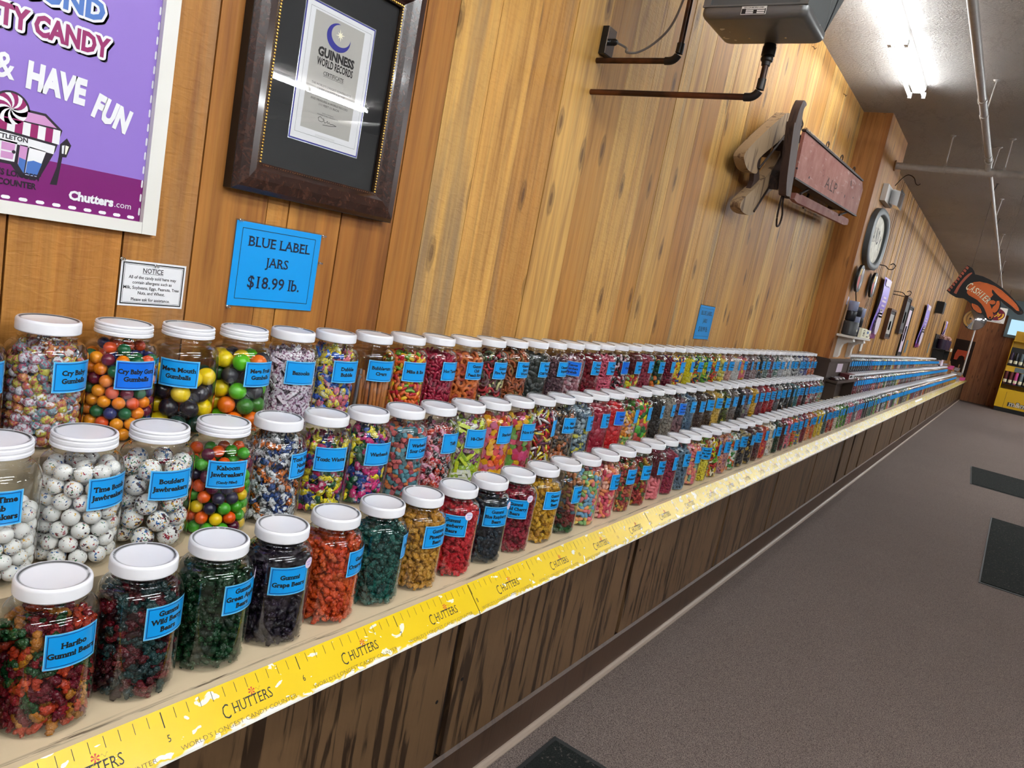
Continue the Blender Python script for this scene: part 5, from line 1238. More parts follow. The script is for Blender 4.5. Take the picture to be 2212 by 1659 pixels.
mb.add(V,F); ch(mb,'rim','gunmetal',t,smooth=True,angle=50)
mb=MB(); mb.add([(PX+.02,y,z) for y,z in B],[tuple(range(n))]); ch(mb,'panel','aged',t)
mb=MB()
for k,c in enumerate('CANDY'):
    u=(k-2)*.125; a=-u*.9
    P=lambda x,y:(PX+.0215,9.19+u+x*math.cos(a)-y*math.sin(a),1.862-u*u*.9+x*math.sin(a)+y*math.cos(a)); put_text(mb,c,0,-.01,.135,P,bold=.02,slab=.04,width=.088)
ch(mb,'lettering',flat('grey_brown_paint',S(52,48,46),.6),t)
# lollipop paddles
def lolly(y,z,x0,h,w,label,stick):
    t=empty('novelty_lollipop',(x0,y,z),label,'lollipop','wrapped novelty lollipops')
    mb=MB(); n=20; pts=[(y+w*math.cos(2*PI*k/n),z+h*math.sin(2*PI*k/n)) for k in range(n)]; mb.poly([(x0,a,b) for a,b in pts],(.025,0,0)); ch(mb,'candy_disc','black',t,smooth=True,angle=40)
    mb=MB(); P=lambda u,v:(x0+.0255,u,v)
    poly2(mb,[(y-w*.75,z-h*.5),(y-w*.2,z-h*.8),(y-w*.1,z),(y-w*.3,z+h*.3),(y-w*.8,z+.05*h)],P,0); poly2(mb,[(y-w*.7,z+.1*h),(y-w*.2,z+.25*h),(y-w*.1,z+h*.7),(y-w*.5,z+h*.7)],P,1)
    n=12; poly2(mb,[(y+w*.38+w*.36*math.cos(2*PI*k/n),z+h*.8*math.sin(2*PI*k/n)) for k in range(n)],P,2); ch(mb,'wrapper_print',['redp','yellow','foil'],t)
    mb=MB(); mb.tube([(x0+.012,y,z-h*.95),stick],.006,6); ch(mb,'stick',stick_mat,t)
stick_mat='iron'
lolly(8.76,1.43,PX+.03,.135,.15,'round red, yellow and silver wrapped lollipop on a stick above the little shelf',(PX+.06,8.98,1.10))
stick_mat='oldwood'
lolly(9.62,1.44,PX+.03,.135,.14,'second wrapped lollipop leaning beside the first above the little shelf',(PX+.07,9.30,1.10))
mb=MB(); mb.poly([(PX+.001,8.66,1.16),(PX+.001,8.72,1.15),(PX+.001,8.74,1.23),(PX+.001,8.68,1.24)],(.003,0,0)); tag(mb.build('wall_sticker','lav'),'small pale lavender sticker on the pilaster under the first lollipop','sticker')
# small white bracket shelf with mugs
t=empty('bracket_shelf',(PX,9.1,.86),'small white wall shelf on scrolled brackets fixed to the pilaster','shelf')
SZ=.862
mb=MB(); mb.box(PX+.001,PX+.165,8.60,9.60,SZ-.022,SZ); ch(mb,'shelf_board','whitep',t)
for y in (8.70,9.34):
    mb=MB(); pr=[(.001,-.001),(.14,-.001),(.15,-.03),(.13,-.045),(.09,-.05),(.055,-.075),(.045,-.12),(.045,-.19),(.03,-.215),(.001,-.22)]
    mb.poly([(PX+a,y,SZ-.0225+b) for a,b in pr],(0,.10,0)); ch(mb,'scroll_bracket','whitep',t)
mb=MB(); mb.poly([(PX+.012,8.801,SZ-.0225),(PX+.012,8.801,SZ-.07),(PX+.012,8.93,SZ-.055),(PX+.012,8.99,SZ-.085),(PX+.012,9.07,SZ-.05),(PX+.012,9.13,SZ-.085),(PX+.012,9.20,SZ-.055),(PX+.012,9.339,SZ-.07),(PX+.012,9.339,SZ-.0225)],(.012,0,0)); ch(mb,'scalloped_apron','whitep',t)
def mug(x,y,z,mat,label,r=.048,h=.1):
    t=empty('mug',(x,y,z),label,'mug','mugs on the white shelf')
    mb=MB(); mb.lathe([(0,.001),(r*.85,.001),(r,.012),(r,h-.004),(r*.97,h),(r*.9,h-.006),(r*.9,.012),(0,.01)],24,'z',(x,y,z)); ch(mb,'cup',mat,t,smooth=True)
    mb=MB(); P=[(x+r*.95*math.sin(.5),y+r*.9,z+h*.8),(x+.02,y+r+.03,z+h*.75),(x+.02,y+r+.033,z+h*.35),(x+r*.5,y+r*.85,z+h*.2)]; mb.tube(smooth_path(P,5),.006,8); ch(mb,'handle',mat,t,smooth=True)
mug(PX+.085,8.72,SZ,'mug','squat charcoal mug with white daisies at the near end of shelf',.072,.14)
mb=MB(); 
for (a,z) in ((-.2,.06),(.35,.03),(.1,.11)):
    for q in range(9):
        b=2*PI*q/9; cx,cy=PX+.085,8.72; R=.0735
        for s in (0,): 
            pts=[(a+.004*math.cos(b+1.3)/R,z+.004*math.sin(b+1.3)),(a+.02*math.cos(b)/R,z+.02*math.sin(b)),(a+.004*math.cos(b-1.3)/R,z+.004*math.sin(b-1.3))]
            mb.add([(cx+R*math.cos(u),cy+R*math.sin(u),SZ+v) for u,v in pts],[(0,1,2)])
o=mb.build('daisy_print','cream'); mo=[q for q in C.objects if q.name.startswith('mug')and q.type=='EMPTY'][0]; o.parent=mo; o.location=tuple(-c for c in mo.location)
for k,(y,z) in enumerate(((8.74,SZ+.141),(8.74,SZ+.2415),(9.02,SZ+.0),(9.02,SZ+.1005),(9.02,SZ+.201),(9.22,SZ+.0),(9.22,SZ+.1005),(9.22,SZ+.201))):
    mug(PX+.06,y,z,'violetmug' if k%2 else 'mugdark','%s glazed mug, %s'%('pale violet' if k%2 else 'dark',['on top of the daisy mug','topmost of the stack at the near end of shelf','at the bottom of the middle stack','second up in the middle stack','topmost of the middle stack','at the bottom of the third stack','second up in the third stack','topmost of the third stack'][k]))
t=empty('boxed_sweets',(PX+.13,9.3,SZ),'white printed candy box standing on the front of the white shelf','box')
mb=MB(); mb.box(PX+.1255,PX+.155,9.0,9.30,SZ+.0005,SZ+.098); mb.box(PX+.1255,PX+.155,9.305,9.585,SZ+.0005,SZ+.09); ch(mb,'carton','cream',t)
mb=MB(); P=lambda u,v:(PX+.1558,u,v); frame2(mb,9.09,9.2,SZ+.02,SZ+.08,.006,P,0); rect(mb,9.12,9.17,SZ+.035,SZ+.06,P,0); rect(mb,9.33,9.44,SZ+.05,SZ+.075,P,1); rect(mb,9.33,9.44,SZ+.012,SZ+.022,P,0); disc2(mb,9.53,SZ+.04,.022,P,2,12); ch(mb,'carton_print',['ink','pblue','burgundy'],t)
# brown display ledge against the wainscot, with packs and a card
t=empty('display_ledge',(PX,9.1,.42),'dark brown ledge fixed to the wainscot between the two blocks of jars','ledge')
mb=MB(); mb.box(PX+.013,-.225,8.56,9.66,.375,.40); mb.box(PX+.013,-.235,8.60,8.62,.185,.374); mb.box(PX+.013,-.235,9.60,9.62,.185,.374); ch(mb,'ledge_board','wains',t)
for k,y in enumerate((8.66,8.83,9.0)):
    mb=MB(); n=16; V=[];F=[]
    for i in range(n):
        a=2*PI*i/n; V+=[(-.285+.045*math.cos(a),y+.075*math.sin(a),.4005),(-.285+.048*math.cos(a),y+.08*math.sin(a),.412),(-.285+.035*math.cos(a),y+.06*math.sin(a),.428)]
    for i in range(n):
        j=(i+1)%n
        for q in (0,1): F.append((i*3+q,j*3+q,j*3+q+1,i*3+q+1))
    F.append(tuple(3*i+2 for i in range(n))); F.append(tuple(3*i for i in range(n-1,-1,-1))); mb.add(V,F)
    tag(mb.build('wrapped_candy','chocfoil',smooth=True),['near','middle','far'][k]+' dark glossy wrapped sweet of three lying on the brown ledge','candy','dark sweets on the brown ledge')
t=empty('candy_carton',(-.28,9.35,.40),'maroon and white candy carton on brown ledge','box'); mb=MB(); mb.box(-.335,-.24,9.22,9.55,.4005,.455,0); ch(mb,'carton','maroonc',t)
mb=MB(); P=lambda u,v:(-.2395,u,v); rect(mb,9.23,9.54,.406,.450,P,0); rect(mb,9.28,9.40,.418,.44,P,1); rect(mb,9.45,9.50,.415,.435,P,1); ch(mb,'carton_print',['white','ink'],t)
mb=MB(); mb.box(PX+.0135,PX+.017,8.98,9.28,.462,.552); t2=tag(mb.build('price_card','lav'),'small pale card clipped to the wainscot above the brown ledge','card')
# licorice tangle at the start of the second middle row
mb=MB(); rs=random.Random(5)
for k in range(46):
    c=Vector((-.31+rs.uniform(-.03,.05),9.70+rs.uniform(-.04,.05),.19)); P=[c]
    h=rs.uniform(.12,.25)
    for q in range(1,6): P.append(c+Vector((rs.uniform(-.03,.03)+.004*q*rs.uniform(-1,1)*2,rs.uniform(-.03,.03),h*q/5)))
    mb.tube(smooth_path(P,3),.003,5)
tag(mb.build('licorice_twists','licorice',smooth=True),'bushy bunch of thin red liquorice laces standing past the pilaster','licorice',kind='stuff')
# ------------------------------------------------------------------ barn-wood wall beyond the pilaster
def banner(y0,y1,z0,z1,label,rise=.0,hang=.0):
    t=empty('hanging_banner',(WX,(y0+y1)/2,z0),label,'banner','purple hanging banners'); X=WX+.05
    mb=MB(); n=12; V=[]
    for i in range(n+1):
        s=i/n; xx=X+.02*math.sin(s*5)
        V+=[(xx,y0,z1-(z1-z0)*s),(xx,y1,z1-(z1-z0)*s),(xx-.002,y1,z1-(z1-z0)*s),(xx-.002,y0,z1-(z1-z0)*s)]
    for i in range(n):
        for k in range(4): mb.f.append((i*4+k,i*4+(k+1)%4,(i+1)*4+(k+1)%4,(i+1)*4+k)); mb.m.append(0 if i<n*.7 else 1 if i<n*.9 else 2)
    mb.v=V; mb.a=[0]*len(V); mb.f.append((0,1,2,3)); mb.m.append(0); ch(mb,'banner_cloth',['violet','purple','magenta'],t,smooth=True)
    mb=MB(); P=lambda u,v:(X+.022,u,v); w=y1-y0; h=z1-z0; rs=random.Random(2)
    rect(mb,y0+.12*w,y1-.12*w,z1-.13*h,z1-.02*h,P,0)
    for s in (.30,.36,.43,.5,.56,.61): rect(mb,y0+w*(.2+rs.random()*.1),y1-w*(.2+rs.random()*.1),z1-h*s-.03*h,z1-h*s,P,0)
    n=10; poly2(mb,[((y0+y1)/2+w*.32*math.cos(2*PI*k/n),z1-h*.72+w*.3*math.sin(2*PI*k/n)) for k in range(n)],P,0)
    for k in range(14): rect(mb,y0+.04*w,y0+.07*w,z0+h*(.03+k*.066),z0+h*(.06+k*.066),P,0)
    ch(mb,'banner_print',['lav'],t)
    mb=MB(); mb.tube([(WX-.003,(y0+y1)/2,z1-.10),(X+.03,(y0+y1)/2,z1-.11)],.003,6); ch(mb,'hook','iron',t)
banner(12.0,12.62,.86,1.72,'large purple and magenta candy banner hanging on barn-wood wall past the white shelf')
banner(18.2,18.95,.83,1.75,'second purple candy banner hanging beyond the framed pictures')
banner(24.0,24.5,1.2,1.66,'small far purple banner above the dark display shelf')
for y,z,l in ((11.25,1.80,'curled black wire hook beside the large purple banner'),(13.5,1.63,'double black wire hook at the far side of the large purple banner')):
    mb=MB(); mb.tube(smooth_path([(WX-.004,y,z),(WX+.12,y,z),(WX+.17,y,z-.035),(WX+.22,y,z-.03),(WX+.24,y,z+.015),(WX+.21,y,z+.04),(WX+.18,y,z+.02)],5),.006,8)
    if y>12: mb.tube([(WX-.004,y,z-.045),(WX+.17,y,z-.055)],.006,8)
    tag(mb.build('wall_hook','iron',smooth=True),l,'hook','black wall hooks')
def pic(y0,y1,z0,z1,d,fm,im,label,fw=.03):
    t=empty('wall_picture',(WX,(y0+y1)/2,z0),label,'picture frame','framed pictures on the barn-wood wall')
    mb=MB()
    for a in ((y0,y0+fw,z0,z1),(y1-fw,y1,z0,z1),(y0+fw+.0005,y1-fw-.0005,z0,z0+fw),(y0+fw+.0005,y1-fw-.0005,z1-fw,z1)): mb.box(WX,WX+d,*a)
    ch(mb,'frame_molding',fm,t); mb=MB(); mb.box(WX,WX+d-.012,y0+fw,y1-fw,z0+fw,z1-fw,0); ym=(y0+y1)/2
    P=lambda u,v:(WX+d-.0115,u,v); rect(mb,y0+fw+.04,y1-fw-.04,z0+fw+.05,z1-fw-.05,P,1); rect(mb,ym-.08,ym+.1,z0+.3*(z1-z0),z0+.6*(z1-z0),P,2); ch(mb,'picture_print',['blackm']+im,t)
pic(13.35,13.95,.89,1.36,.06,'oldwood2',['grey','gunmetal'],'brown wooden framed picture nearest to the large purple banner')
pic(14.85,15.45,1.02,1.66,.06,'darkwood',['gunmetal','grey'],'tall black framed picture hanging behind the brown one')
pic(15.75,16.35,.62,1.56,.03,'black',['lav','pinkcard'],'long black framed poster with pinkish print reaching down to the jar lids')
t=empty('loudspeaker',(WX,21,1.9),'black square loudspeaker mounted high on the barn-wood wall','speaker')
mb=MB(); mb.box(WX+.001,WX+.16,20.55,21.0,1.70,1.97); ch(mb,'cabinet','black',t); mb=MB(); mb.box(WX+.1605,WX+.166,20.58,20.97,1.72,1.95); ch(mb,'grille','blackm',t)
mb=MB(); mb.box(WX,WX+.01,11.8,11.95,.66,.76); mb.box(WX,WX+.012,11.84,11.91,.67,.70); mb.box(WX,WX+.012,11.84,11.91,.72,.75); tag(mb.build('wall_outlet','whitep'),'white electrical outlet low on the barn-wood wall past the pilaster','outlet')
for y,z,l in ((17.0,.80,'blue-grey card strip on the barn-wood wall past the pinkish poster'),(21.6,.84,'second blue-grey card strip near the dark display shelf')):
    mb=MB(); mb.box(WX,WX+.006,y-.13,y+.13,z-.11,z+.14); tag(mb.build('card_strip','greycard'),l,'card','blue-grey card strips')
t=empty('display_shelf',(WX,24.2,.8),'black wall shelf with dark tins of pink lollipops at the far end of wall','shelf')
mb=MB(); mb.box(WX+.001,-.30,22.6,24.9,.86,.89); mb.box(WX+.001,WX+.02,22.6,24.9,.89,1.25); mb.box(WX+.02,-.33,22.7,22.72,.6,.859); mb.box(WX+.02,-.33,24.7,24.72,.6,.859); ch(mb,'shelf_board','black',t)
for k in range(4):
    t=empty('candy_tin',(-.44,22.85+k*.5,.891),['nearest','second','third','farthest'][k]+' dark purple tin of pink lollipops on black display shelf','tin','dark tins on the display shelf')
    mb=MB(); mb.lathe([(0,0),(.11,0),(.12,.25),(.11,.25),(.105,.2),(0,.2)],16,'z',(-.44,22.85+k*.5,.8915)); ch(mb,'tin_body','tinpurple',t,smooth=True)
    mb=MB(); rs=random.Random(k)
    for q in range(14):
        a=rs.uniform(0,6.28); r=rs.uniform(0,.09); c=(-.44+r*math.cos(a),22.85+k*.5+r*math.sin(a),1.14+rs.uniform(.02,.1)); mb.add([(v[0]*.028+c[0],v[1]*.028+c[1],v[2]*.028+c[2]) for v in I1[0]],[tuple(f) for f in I1[1]]); mb.tube([(c[0],c[1],c[2]-.02),(c[0]*.5-.22,22.85+k*.5,.96)],.004,5)
    f=ch(mb,'lollipops','peachpink',t,smooth=True); f['kind']='stuff'
for k,y in enumerate((24.4,24.75)):
    mb=MB(); mb.box(-.299,-.29,y-.1,y+.1,.86,.95); tag(mb.build('price_card','cream'),['nearer','farther'][k]+' small cream price card on front edge of the black display shelf','card','cream price cards')
# cardboard counter displays at the far end of the counter
def cart(y,x0,x1,zb,h,label,d=.5):
    t=empty('counter_display',(x0,y,zb),label,'display box','cardboard display boxes at the far end'); 
    mb=MB(); pr=[(x0,zb),(x1,zb),(x1,zb+h*.25),(x1-.04,zb+h*.33),(x1-.07,zb+h*.4),(x1-.13,zb+h*.45),(x1-.16,zb+h*.6),(x1-.2,zb+h*.7),(x1-.26,zb+h*.75),(x1-.30,zb+h*.9),(x1-.36,zb+h),(x0,zb+h)]
    pr=[(max(a,x0),b) for a,b in pr]
    for yy in (y,y+d): mb.poly([(a,yy,b) for a,b in pr],(0,.012,0))
    mb.box(x0,x1-.03,y+.0125,y+d-.0005,zb+.001,zb+.012); mb.box(x0,x0+.01,y+.0125,y+d-.0005,zb+.0125,zb+h); ch(mb,'carton_sides','card',t)
    for k in range(3):
        a=x1-.01-.11*k; z=zb+.013+k*h*.27
        mb=MB(); mb.box(a-.07,a+.06,y-.03,y-.002,z,z+h*.2); mb.box(a-.07,a+.06,y+d+.013,y+d+.05,z,z+h*.2); ch(mb,'packet_row',['foil','pinkcard','foil'][(k+int(y))%3],t)
cart(25.3,-.60,-.27,.37,.26,'nearest brown stepped cardboard display on the top step at the far end of the counter',.5)
cart(26.9,-.40,-.08,.001,.58,'middle brown stepped cardboard display with foil and pink packets',.5)
cart(28.8,-.22,.0,.001,.50,'farthest brown stepped cardboard display by the white post',.5)
t=empty('candy_carton',(-.5,24.6,.37),'pale pink and red printed carton behind the last jars of the top row','box'); mb=MB(); mb.box(-.60,-.42,24.2,24.9,.366,.59); ch(mb,'carton','lav',t); mb=MB(); P=lambda u,v:(u,24.199,v); rect(mb,-.57,-.5,.46,.57,P,0); rect(mb,-.48,-.43,.40,.46,P,1); ch(mb,'carton_print',['redp','ink'],t)
# far wall: dark panel, orange object, white post, mirror, signs
mb=MB(); mb.box(-.614,-.02,YB-.02,YB-.001,-.2,1.35); tag(mb.build('dark_panel','seam'),'dark brown panel on the back wall behind the cardboard displays','panel')
t=empty('orange_holder',(-.42,YB-.06,.78),'orange-red arched holder on the back wall beside the white post','holder')
mb=MB(); O=[(-.52,.62),(-.52,.80),(-.48,.98),(-.10,.98),(-.13,.66),(-.2,.66),(-.22,.76),(-.30,.80),(-.38,.76),(-.42,.62)]; mb.poly([(a,YB-.07,b) for a,b in O],(0,.05,0)); ch(mb,'arched_body','orangered',t)
t=empty('white_post',(-.10,30.3,0),'thin white conduit post rising from the counter end to the ceiling','post')
mb=MB(); mb.tube([(-.12,30.3,.002),(-.12,30.3,ZC-.001)],.028,12); ch(mb,'conduit','whitep',t,smooth=True)
t=empty('dome_mirror',(.22,22,1.6),'convex dome mirror hanging on an arm under the pointing hand sign','mirror')
MX,MY,MZ,MR=.155,22.0,1.74,.245
mb=MB(); 
pr=[(MR*math.sin(a),-MR*.72*math.cos(a)) for a in [PI/2*k/14 for k in range(15)]]
V=[];F=[];n=32
for k in range(n):
    for r,h in pr: V.append((MX+r*math.cos(2*PI*k/n),MY+h,MZ+r*math.sin(2*PI*k/n)))
m=len(pr)
for k in range(n):
    for i in range(m-1): F.append((k*m+i,((k+1)%n)*m+i,((k+1)%n)*m+i+1,k*m+i+1))
mb.add(V,F); bm_=ch(mb,'mirror_face','chrome',t,smooth=True,angle=80)
mb=MB(); mb.lathe([(0,0),(MR,0),(MR*1.03,.0),(MR*1.03,.03),(0,.03)],32,'y',(MX,MY+.002,MZ)); ch(mb,'mirror_backing','gunmetal',t,smooth=True)
mb=MB(); mb.tube([(MX,MY+.05,MZ),(MX-.12,MY+.3,MZ+.35),(MX-.38,MY+.5,ZC-.002)],.025,10); ch(mb,'mount_arm','chrome',t,smooth=True)
# pointing hand sign
t=empty('cashier_sign',(.63,12,1.7),'orange and black pointing hand CASHIER sign hanging from the ceiling','sign')
HY=12.0
hand=[(.341,2.023),(.408,1.994),(.437,1.96),(.457,1.922),(.500,1.918),(.555,1.909),(.640,1.880),(.728,1.837),(.800,1.795),(.866,1.747),(.930,1.695),(.989,1.641),(1.036,1.60),(1.071,1.564),(1.085,1.535),(1.068,1.512),(1.034,1.505),(.990,1.525),(.951,1.555),(.900,1.580),(.853,1.608),(.812,1.640),(.830,1.58),(.829,1.532),(.822,1.50),(.812,1.479),(.79,1.466),(.777,1.463),(.792,1.43),(.790,1.398),(.771,1.375),(.732,1.378),(.695,1.405),(.668,1.434),(.62,1.436),(.575,1.457),(.535,1.482),(.514,1.51),(.505,1.544),(.46,1.575),(.407,1.598),(.356,1.594),(.317,1.596),(.245,1.627),(.193,1.663),(.225,1.73),(.264,1.809),(.299,1.925)]
mb=MB(); mb.poly([(a,HY,b) for a,b in hand],(0,.03,0)); ch(mb,'hand_board','black',t)
P=lambda u,v:(u,HY-.0006,v); P2_=lambda u,v:(u,HY-.0010,v); P3_=lambda u,v:(u,HY-.0014,v)
palm=[(.434,1.794),(.470,1.822),(.529,1.839),(.620,1.832),(.703,1.812),(.790,1.772),(.859,1.725),(.930,1.675),(.986,1.627),(1.020,1.585),(1.036,1.550),(1.005,1.552),(.940,1.598),(.869,1.640),(.810,1.672),(.761,1.707),(.725,1.735),(.706,1.754),(.685,1.765),(.692,1.73),(.715,1.70),(.700,1.665),(.668,1.63),(.70,1.59),(.748,1.516),(.785,1.44),(.775,1.405),(.748,1.392),(.722,1.41),(.700,1.455),(.665,1.51),(.618,1.564),(.56,1.605),(.5,1.63),(.455,1.648),(.426,1.675),(.418,1.73)]
mb=MB(); poly2(mb,palm,P,0)
poly2(mb,[(.688,1.606),(.705,1.628),(.735,1.634),(.762,1.62),(.760,1.59),(.735,1.578),(.705,1.585)],P,0)
poly2(mb,[(.772,1.632),(.797,1.638),(.812,1.60),(.815,1.545),(.805,1.505),(.787,1.480),(.765,1.486),(.745,1.51),(.748,1.55),(.770,1.585)],P,0)
poly2(mb,[(.512,1.552),(.545,1.548),(.585,1.535),(.625,1.50),(.650,1.458),(.640,1.446),(.60,1.452),(.55,1.482),(.52,1.52)],P,0)
poly2(mb,[(.413,1.940),(.424,1.931),(.402,1.895),(.375,1.845),(.350,1.79),(.330,1.73),(.314,1.636),(.281,1.649),(.298,1.727),(.322,1.80),(.352,1.87),(.382,1.915)],P,1)
for k in range(9):   # frilled cuff
    s=k/9; e=.085/9; a=(.342-.145*s,2.012-.350*s); b=(.342-.145*(s+.085),2.012-.350*(s+.085)); poly2(mb,[a,(a[0]+.026,a[1]-.016-.03*s*.3),(b[0]+.034,b[1]-.016),b],P,1)
poly2(mb,[(1.040,1.548),(1.052,1.560),(1.068,1.545),(1.073,1.530),(1.060,1.522),(1.046,1.532)],P,2)
disc2(mb,.752,1.412,.013,P2_,3,10)
rs=random.Random(4)      # engraved hatch strokes
def hatch(p,q,n,L,dirx,diry,w=.0028):
    for k in range(n):
        s=(k+.5)/n; x=p[0]+(q[0]-p[0])*s; y=p[1]+(q[1]-p[1])*s; l=L*rs.uniform(.6,1.2); poly2(mb,[(x-w*.5,y),(x+w*.5,y),(x+dirx*l,y+diry*l)],P2_,3)
hatch((.44,1.80),(.60,1.846),12,.04,-.1,-1); hatch((.62,1.838),(.86,1.735),16,.035,-.2,-1); hatch((.426,1.79),(.422,1.69),9,.045,1,-.2)
hatch((.45,1.64),(.60,1.565),12,.05,.05,1); hatch((.63,1.54),(.70,1.42),12,.035,.6,.8); hatch((.77,1.69),(1.0,1.56),16,.028,.2,1); hatch((.53,1.55),(.62,1.50),6,.03,-.1,-1); hatch((.80,1.60),(.80,1.50),6,.03,-1,.1); hatch((.87,1.73),(1.03,1.57),12,.02,-.3,-1)
ch(mb,'hand_paint',['orange','orange2','darkwood','black'],t)
mb=MB()
for k,c in enumerate('CASHIER'):
    s=k/6; ang=-.50-.1*s; ox=.432+.245*s+.006*math.sin(s*3); oz=1.755-.142*s+.012*math.sin(s*3)
    if k==0: oz-=.005; ox-=.008
    Pq=lambda u,v:(ox+u*math.cos(ang)-v*math.sin(ang),HY-.0018,oz+u*math.sin(ang)+v*math.cos(ang)); put_text(mb,c,0,-.035,.074 if k else .10,Pq,bold=.012,slab=.06,width=.042 if c!='I' else .026)
ch(mb,'lettering','cream',t)
mb=MB(); mb.tube([(.40,HY+.015,1.99),(.40,HY+.015,ZC-.001)],.0022,5); mb.tube([(.72,HY+.015,1.84),(.72,HY+.015,ZC-.001)],.0022,5); ch(mb,'suspension_wire','iron',t)
# white sign with burgundy oval hanging far behind
t=empty('hanging_sign',(.4,27,2.1),'white hanging sign with burgundy and yellow oval logo behind the hand sign','sign')
s_=27/30.; SY=27.0
mb=MB(); mb.box(.06,.68,SY,SY+.02,1.96,2.42); ch(mb,'sign_board','whitep',t)
mb=MB(); P=lambda u,v:(u,SY-.0008,v); disc2(mb,.42,2.20,.235,P,0,30,.78); P=lambda u,v:(u,SY-.0015,v)
for a0,a1 in ((-60,20),(150,215)):
    q=[math.radians(a0+(a1-a0)*k/8) for k in range(9)]; poly2(mb,[(.42+.205*math.cos(a),2.20+.205*.78*math.sin(a)) for a in q]+[(.42+.165*math.cos(a),2.20+.165*.78*math.sin(a)) for a in reversed(q)],P,1)
put_text(mb,'ly',.50,2.17,.09,P,bold=.04,width=.10,mi=1); poly2(mb,[(.28,2.10),(.42,2.12),(.47,2.19),(.44,2.19),(.40,2.145),(.28,2.13)],P,1)
P=lambda u,v:(u,SY-.0009,v); rect(mb,.25,.60,1.985,1.995,P,2)
ch(mb,'sign_print',['burgundy','lemon','ink'],t); mb=MB()
for x in (.12,.62): mb.tube([(x,SY+.01,2.42),(x,SY+.01,ZC-.001)],.004,6)
ch(mb,'suspension_wire','iron',t)
# yellow candy rack
t=empty('candy_rack',(1.5,30,ZF),'yellow rack of candy tubes with m&m lettering on the base against the back wall','display rack')
rx0,rx1,ry0=1.03,2.35,29.6
mb=MB(); mb.box(rx0,rx1,ry0,30.6,ZF+.14,.02); mb.poly([(rx0,ry0,.021),(rx0,30.6,.021),(rx0,30.6,1.62),(rx0,30.3,1.62),(rx0,ry0+.25,.25)],(.02,0,0)); mb.poly([(rx1-.02,ry0,.021),(rx1-.02,30.6,.021),(rx1-.02,30.6,1.62),(rx1-.02,30.3,1.62),(rx1-.02,ry0+.25,.25)],(.02,0,0)); mb.box(rx0+.021,rx1-.021,30.5,30.6,.021,1.95); mb.box(rx0+.021,rx1-.021,ry0+.3,ry0+.32,.60,.78); ch(mb,'rack_body','yellow',t)
mb=MB(); mb.box(rx0+.02,rx1-.02,ry0+.03,30.58,ZF+.001,ZF+.1395); ch(mb,'plinth','black',t)
mb=MB(); mb.box(rx0+.021,rx1-.021,ry0+.33,30.49,.80,.82); mb.box(rx0+.021,rx1-.021,ry0+.2,30.49,.17,.19); mb.box(rx0+.021,rx1-.021,30.45,30.49,.19,1.4); ch(mb,'shelf_board','black',t)
mb=MB()
for z,yy in ((.86,ry0+.325),(.23,ry0+.19)):
    for k in range(9):
        c=rx0+.09+k*.14; mb.tube([(c+.045*math.cos(a),yy,z+.04*math.sin(a)) for a in [PI+PI*q/6 for q in range(7)]],.006,5)
ch(mb,'wire_guard','iron',t)
for r_,(z,yy,cols) in enumerate(((.825,ry0+.40,['tinpurple','mugdark','greycard','foil','lav','redp','lav','mugdark','foil']),(.195,ry0+.27,['maroonc','maroonc','pinkcard','greycard','mugdark','mugdark','foil','pblue','lav']))):
    for k in range(9):
        mb=MB(); c=rx0+.09+k*.14; mb.lathe([(0,0),(.05,0),(.052,.02),(.052,.36),(.04,.40),(0,.40)],12,'z',(c,yy,z+.0005)); mb.lathe([(.053,.04),(.0535,.04),(.0535,.14),(.053,.14)],12,'z',(c,yy,z),1)
        nm=['dark purple','charcoal','blue-grey','silver','lavender','red','pale lavender','black','bright silver'][k] if r_==0 else ['maroon','second maroon','pink','blue-grey','charcoal','second charcoal','silver','blue','lavender'][k]
        tag(mb.build('candy_tube',[cols[k],'cream'],smooth=True),'%s candy tube on the %s shelf of the yellow rack'%(nm,'upper' if r_==0 else 'lower'),'candy tube','candy tubes in the yellow rack')
mb=MB(); P=lambda u,v:(u,ry0-.001,v); 
put_text(mb,'m&m',1.66,-.50,.155,lambda u,v:(u,ry0-.001,v),bold=.07,width=.56,mi=0)
put_text(mb,'m&m',1.66,-.50,.155,lambda u,v:(u,ry0-.003,v),bold=.02,slab=.06,width=.50,mi=1); rect(mb,1.27,1.278,-.6,-.06,P,0); ch(mb,'lettering',['ink','whitep'],t)
mb=MB(); mb.box(1.30,1.58,ry0+.288,ry0+.299,.61,.76); ch(mb,'shelf_card','greycard',t)
for k,(x,m_) in enumerate(((1.40,'cream'),(1.62,'lemon'))):
    mb=MB(); V,F=I2; mb.add([(v[0]*.13+x,v[1]*.1+30.25,v[2]*.13+1.95) for v in V],[tuple(f) for f in F]); mb.box(x-.05,x+.05,30.2,30.3,1.621,1.84); tag(mb.build('round_topper',m_,smooth=True),['round cream','round yellow'][k]+' topper standing above the yellow candy rack','topper')
mb=MB(); mb.box(rx0+.02,rx1-.02,30.1,30.48,1.60,1.62); o=mb.build('top_board','yellow'); o.parent=t; o.location=tuple(-c for c in t.location)
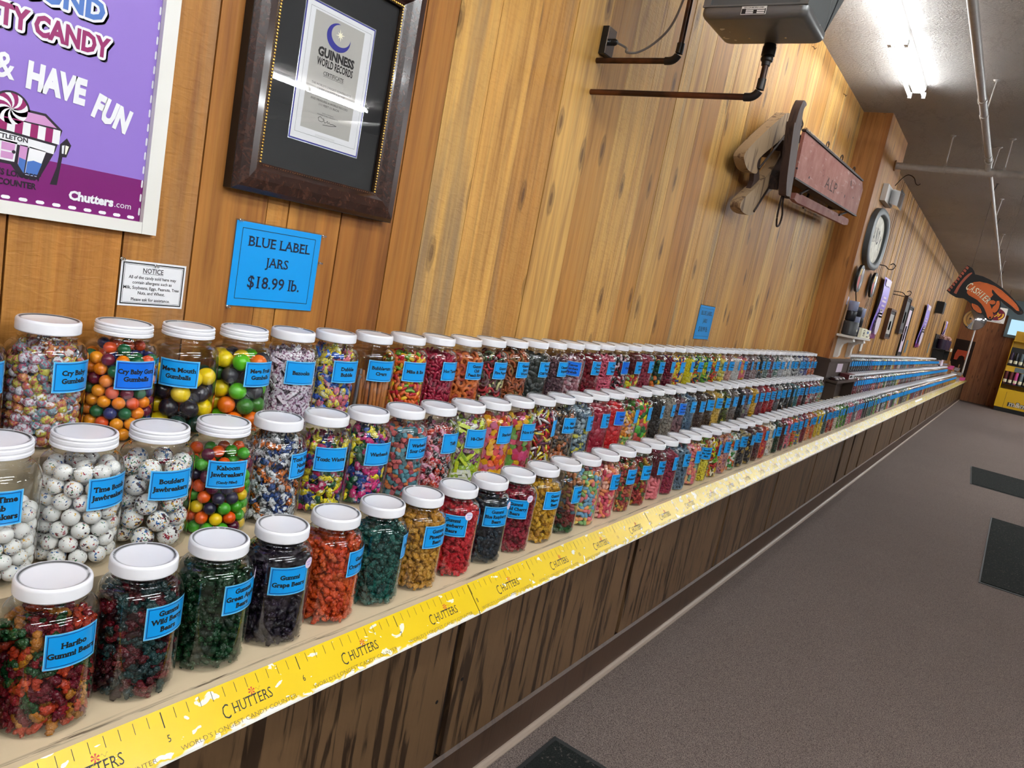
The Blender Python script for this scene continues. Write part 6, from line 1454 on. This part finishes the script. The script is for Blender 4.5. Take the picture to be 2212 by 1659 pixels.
# ------------------------------------------------------------------ floor mats
def mat(pts,label):
    t=empty('floor_mat',(pts[0][0],pts[0][1],ZF),label,'floor mat','dark entrance mats'); c=(sum(p[0] for p in pts)/4,sum(p[1] for p in pts)/4)
    mb=MB(); mb.poly([(a,b,ZF+.0008) for a,b in pts],(0,0,.004)); ch(mb,'rubber_edge','matrub',t)
    q=[]
    for a,b in pts:
        dx,dy=c[0]-a,c[1]-b; l=math.hypot(dx,dy); q.append((a+dx/l*.032,b+dy/l*.032))
    mb=MB(); mb.poly([(a,b,ZF+.0049) for a,b in q],(0,0,.0055)); ch(mb,'mat_pile','mat',t)
mat([(.092,3.055),(.098,1.2),(1.45,1.2),(1.44,3.06)],'dark green-black floor mat at the foot of the counter, nearest to the viewer')
mat([(1.34,10.02),(1.31,7.22),(2.55,7.25),(2.6,10.0)],'dark rectangular floor mat in the middle of the aisle')
mat([(1.01,13.75),(1.07,11.98),(2.3,11.95),(2.35,13.7)],'farther dark floor mat lying beyond the middle one')
# ------------------------------------------------------------------ camera, light level
cam=bpy.data.cameras.new('camera'); co=bpy.data.objects.new('camera',cam); C.objects.link(co); bpy.context.scene.camera=co
f_,yaw,pit,rol=1573.967,-.5802,-.16,.193
fw=Vector((math.sin(yaw)*math.cos(pit),math.cos(yaw)*math.cos(pit),math.sin(pit))); rt=Vector((math.cos(yaw),-math.sin(yaw),0)); up=rt.cross(fw)
c,s=math.cos(rol),math.sin(rol); r2=rt*c+up*s; u2=up*c-rt*s
co.matrix_world=Matrix(((r2.x,u2.x,-fw.x,1.0901),(r2.y,u2.y,-fw.y,.8038),(r2.z,u2.z,-fw.z,.9142),(0,0,0,1)))
cam.sensor_width=36; cam.sensor_fit='HORIZONTAL'; cam.lens=f_*36/2212; cam.clip_start=.05; cam.clip_end=100
sc=bpy.context.scene
w=bpy.data.worlds.new('world'); sc.world=w; w.use_nodes=True; w.node_tree.nodes['Background'].inputs[0].default_value=(.5,.55,.6,1); w.node_tree.nodes['Background'].inputs[1].default_value=.05
sc.view_settings.view_transform='Standard'; sc.view_settings.look='None'; sc.view_settings.exposure=EXPO; sc.view_settings.gamma=1; sc.view_settings.use_curve_mapping=False
cy=sc.cycles; cy.max_bounces=6; cy.diffuse_bounces=3; cy.glossy_bounces=3; cy.transmission_bounces=2; cy.transparent_max_bounces=20; cy.adaptive_threshold=.035; cy.use_adaptive_sampling=True; cy.caustics_reflective=False; cy.caustics_refractive=False; cy.use_denoising=True; cy.sample_clamp_indirect=80.0; cy.sample_clamp_direct=0.0; cy.use_light_tree=False
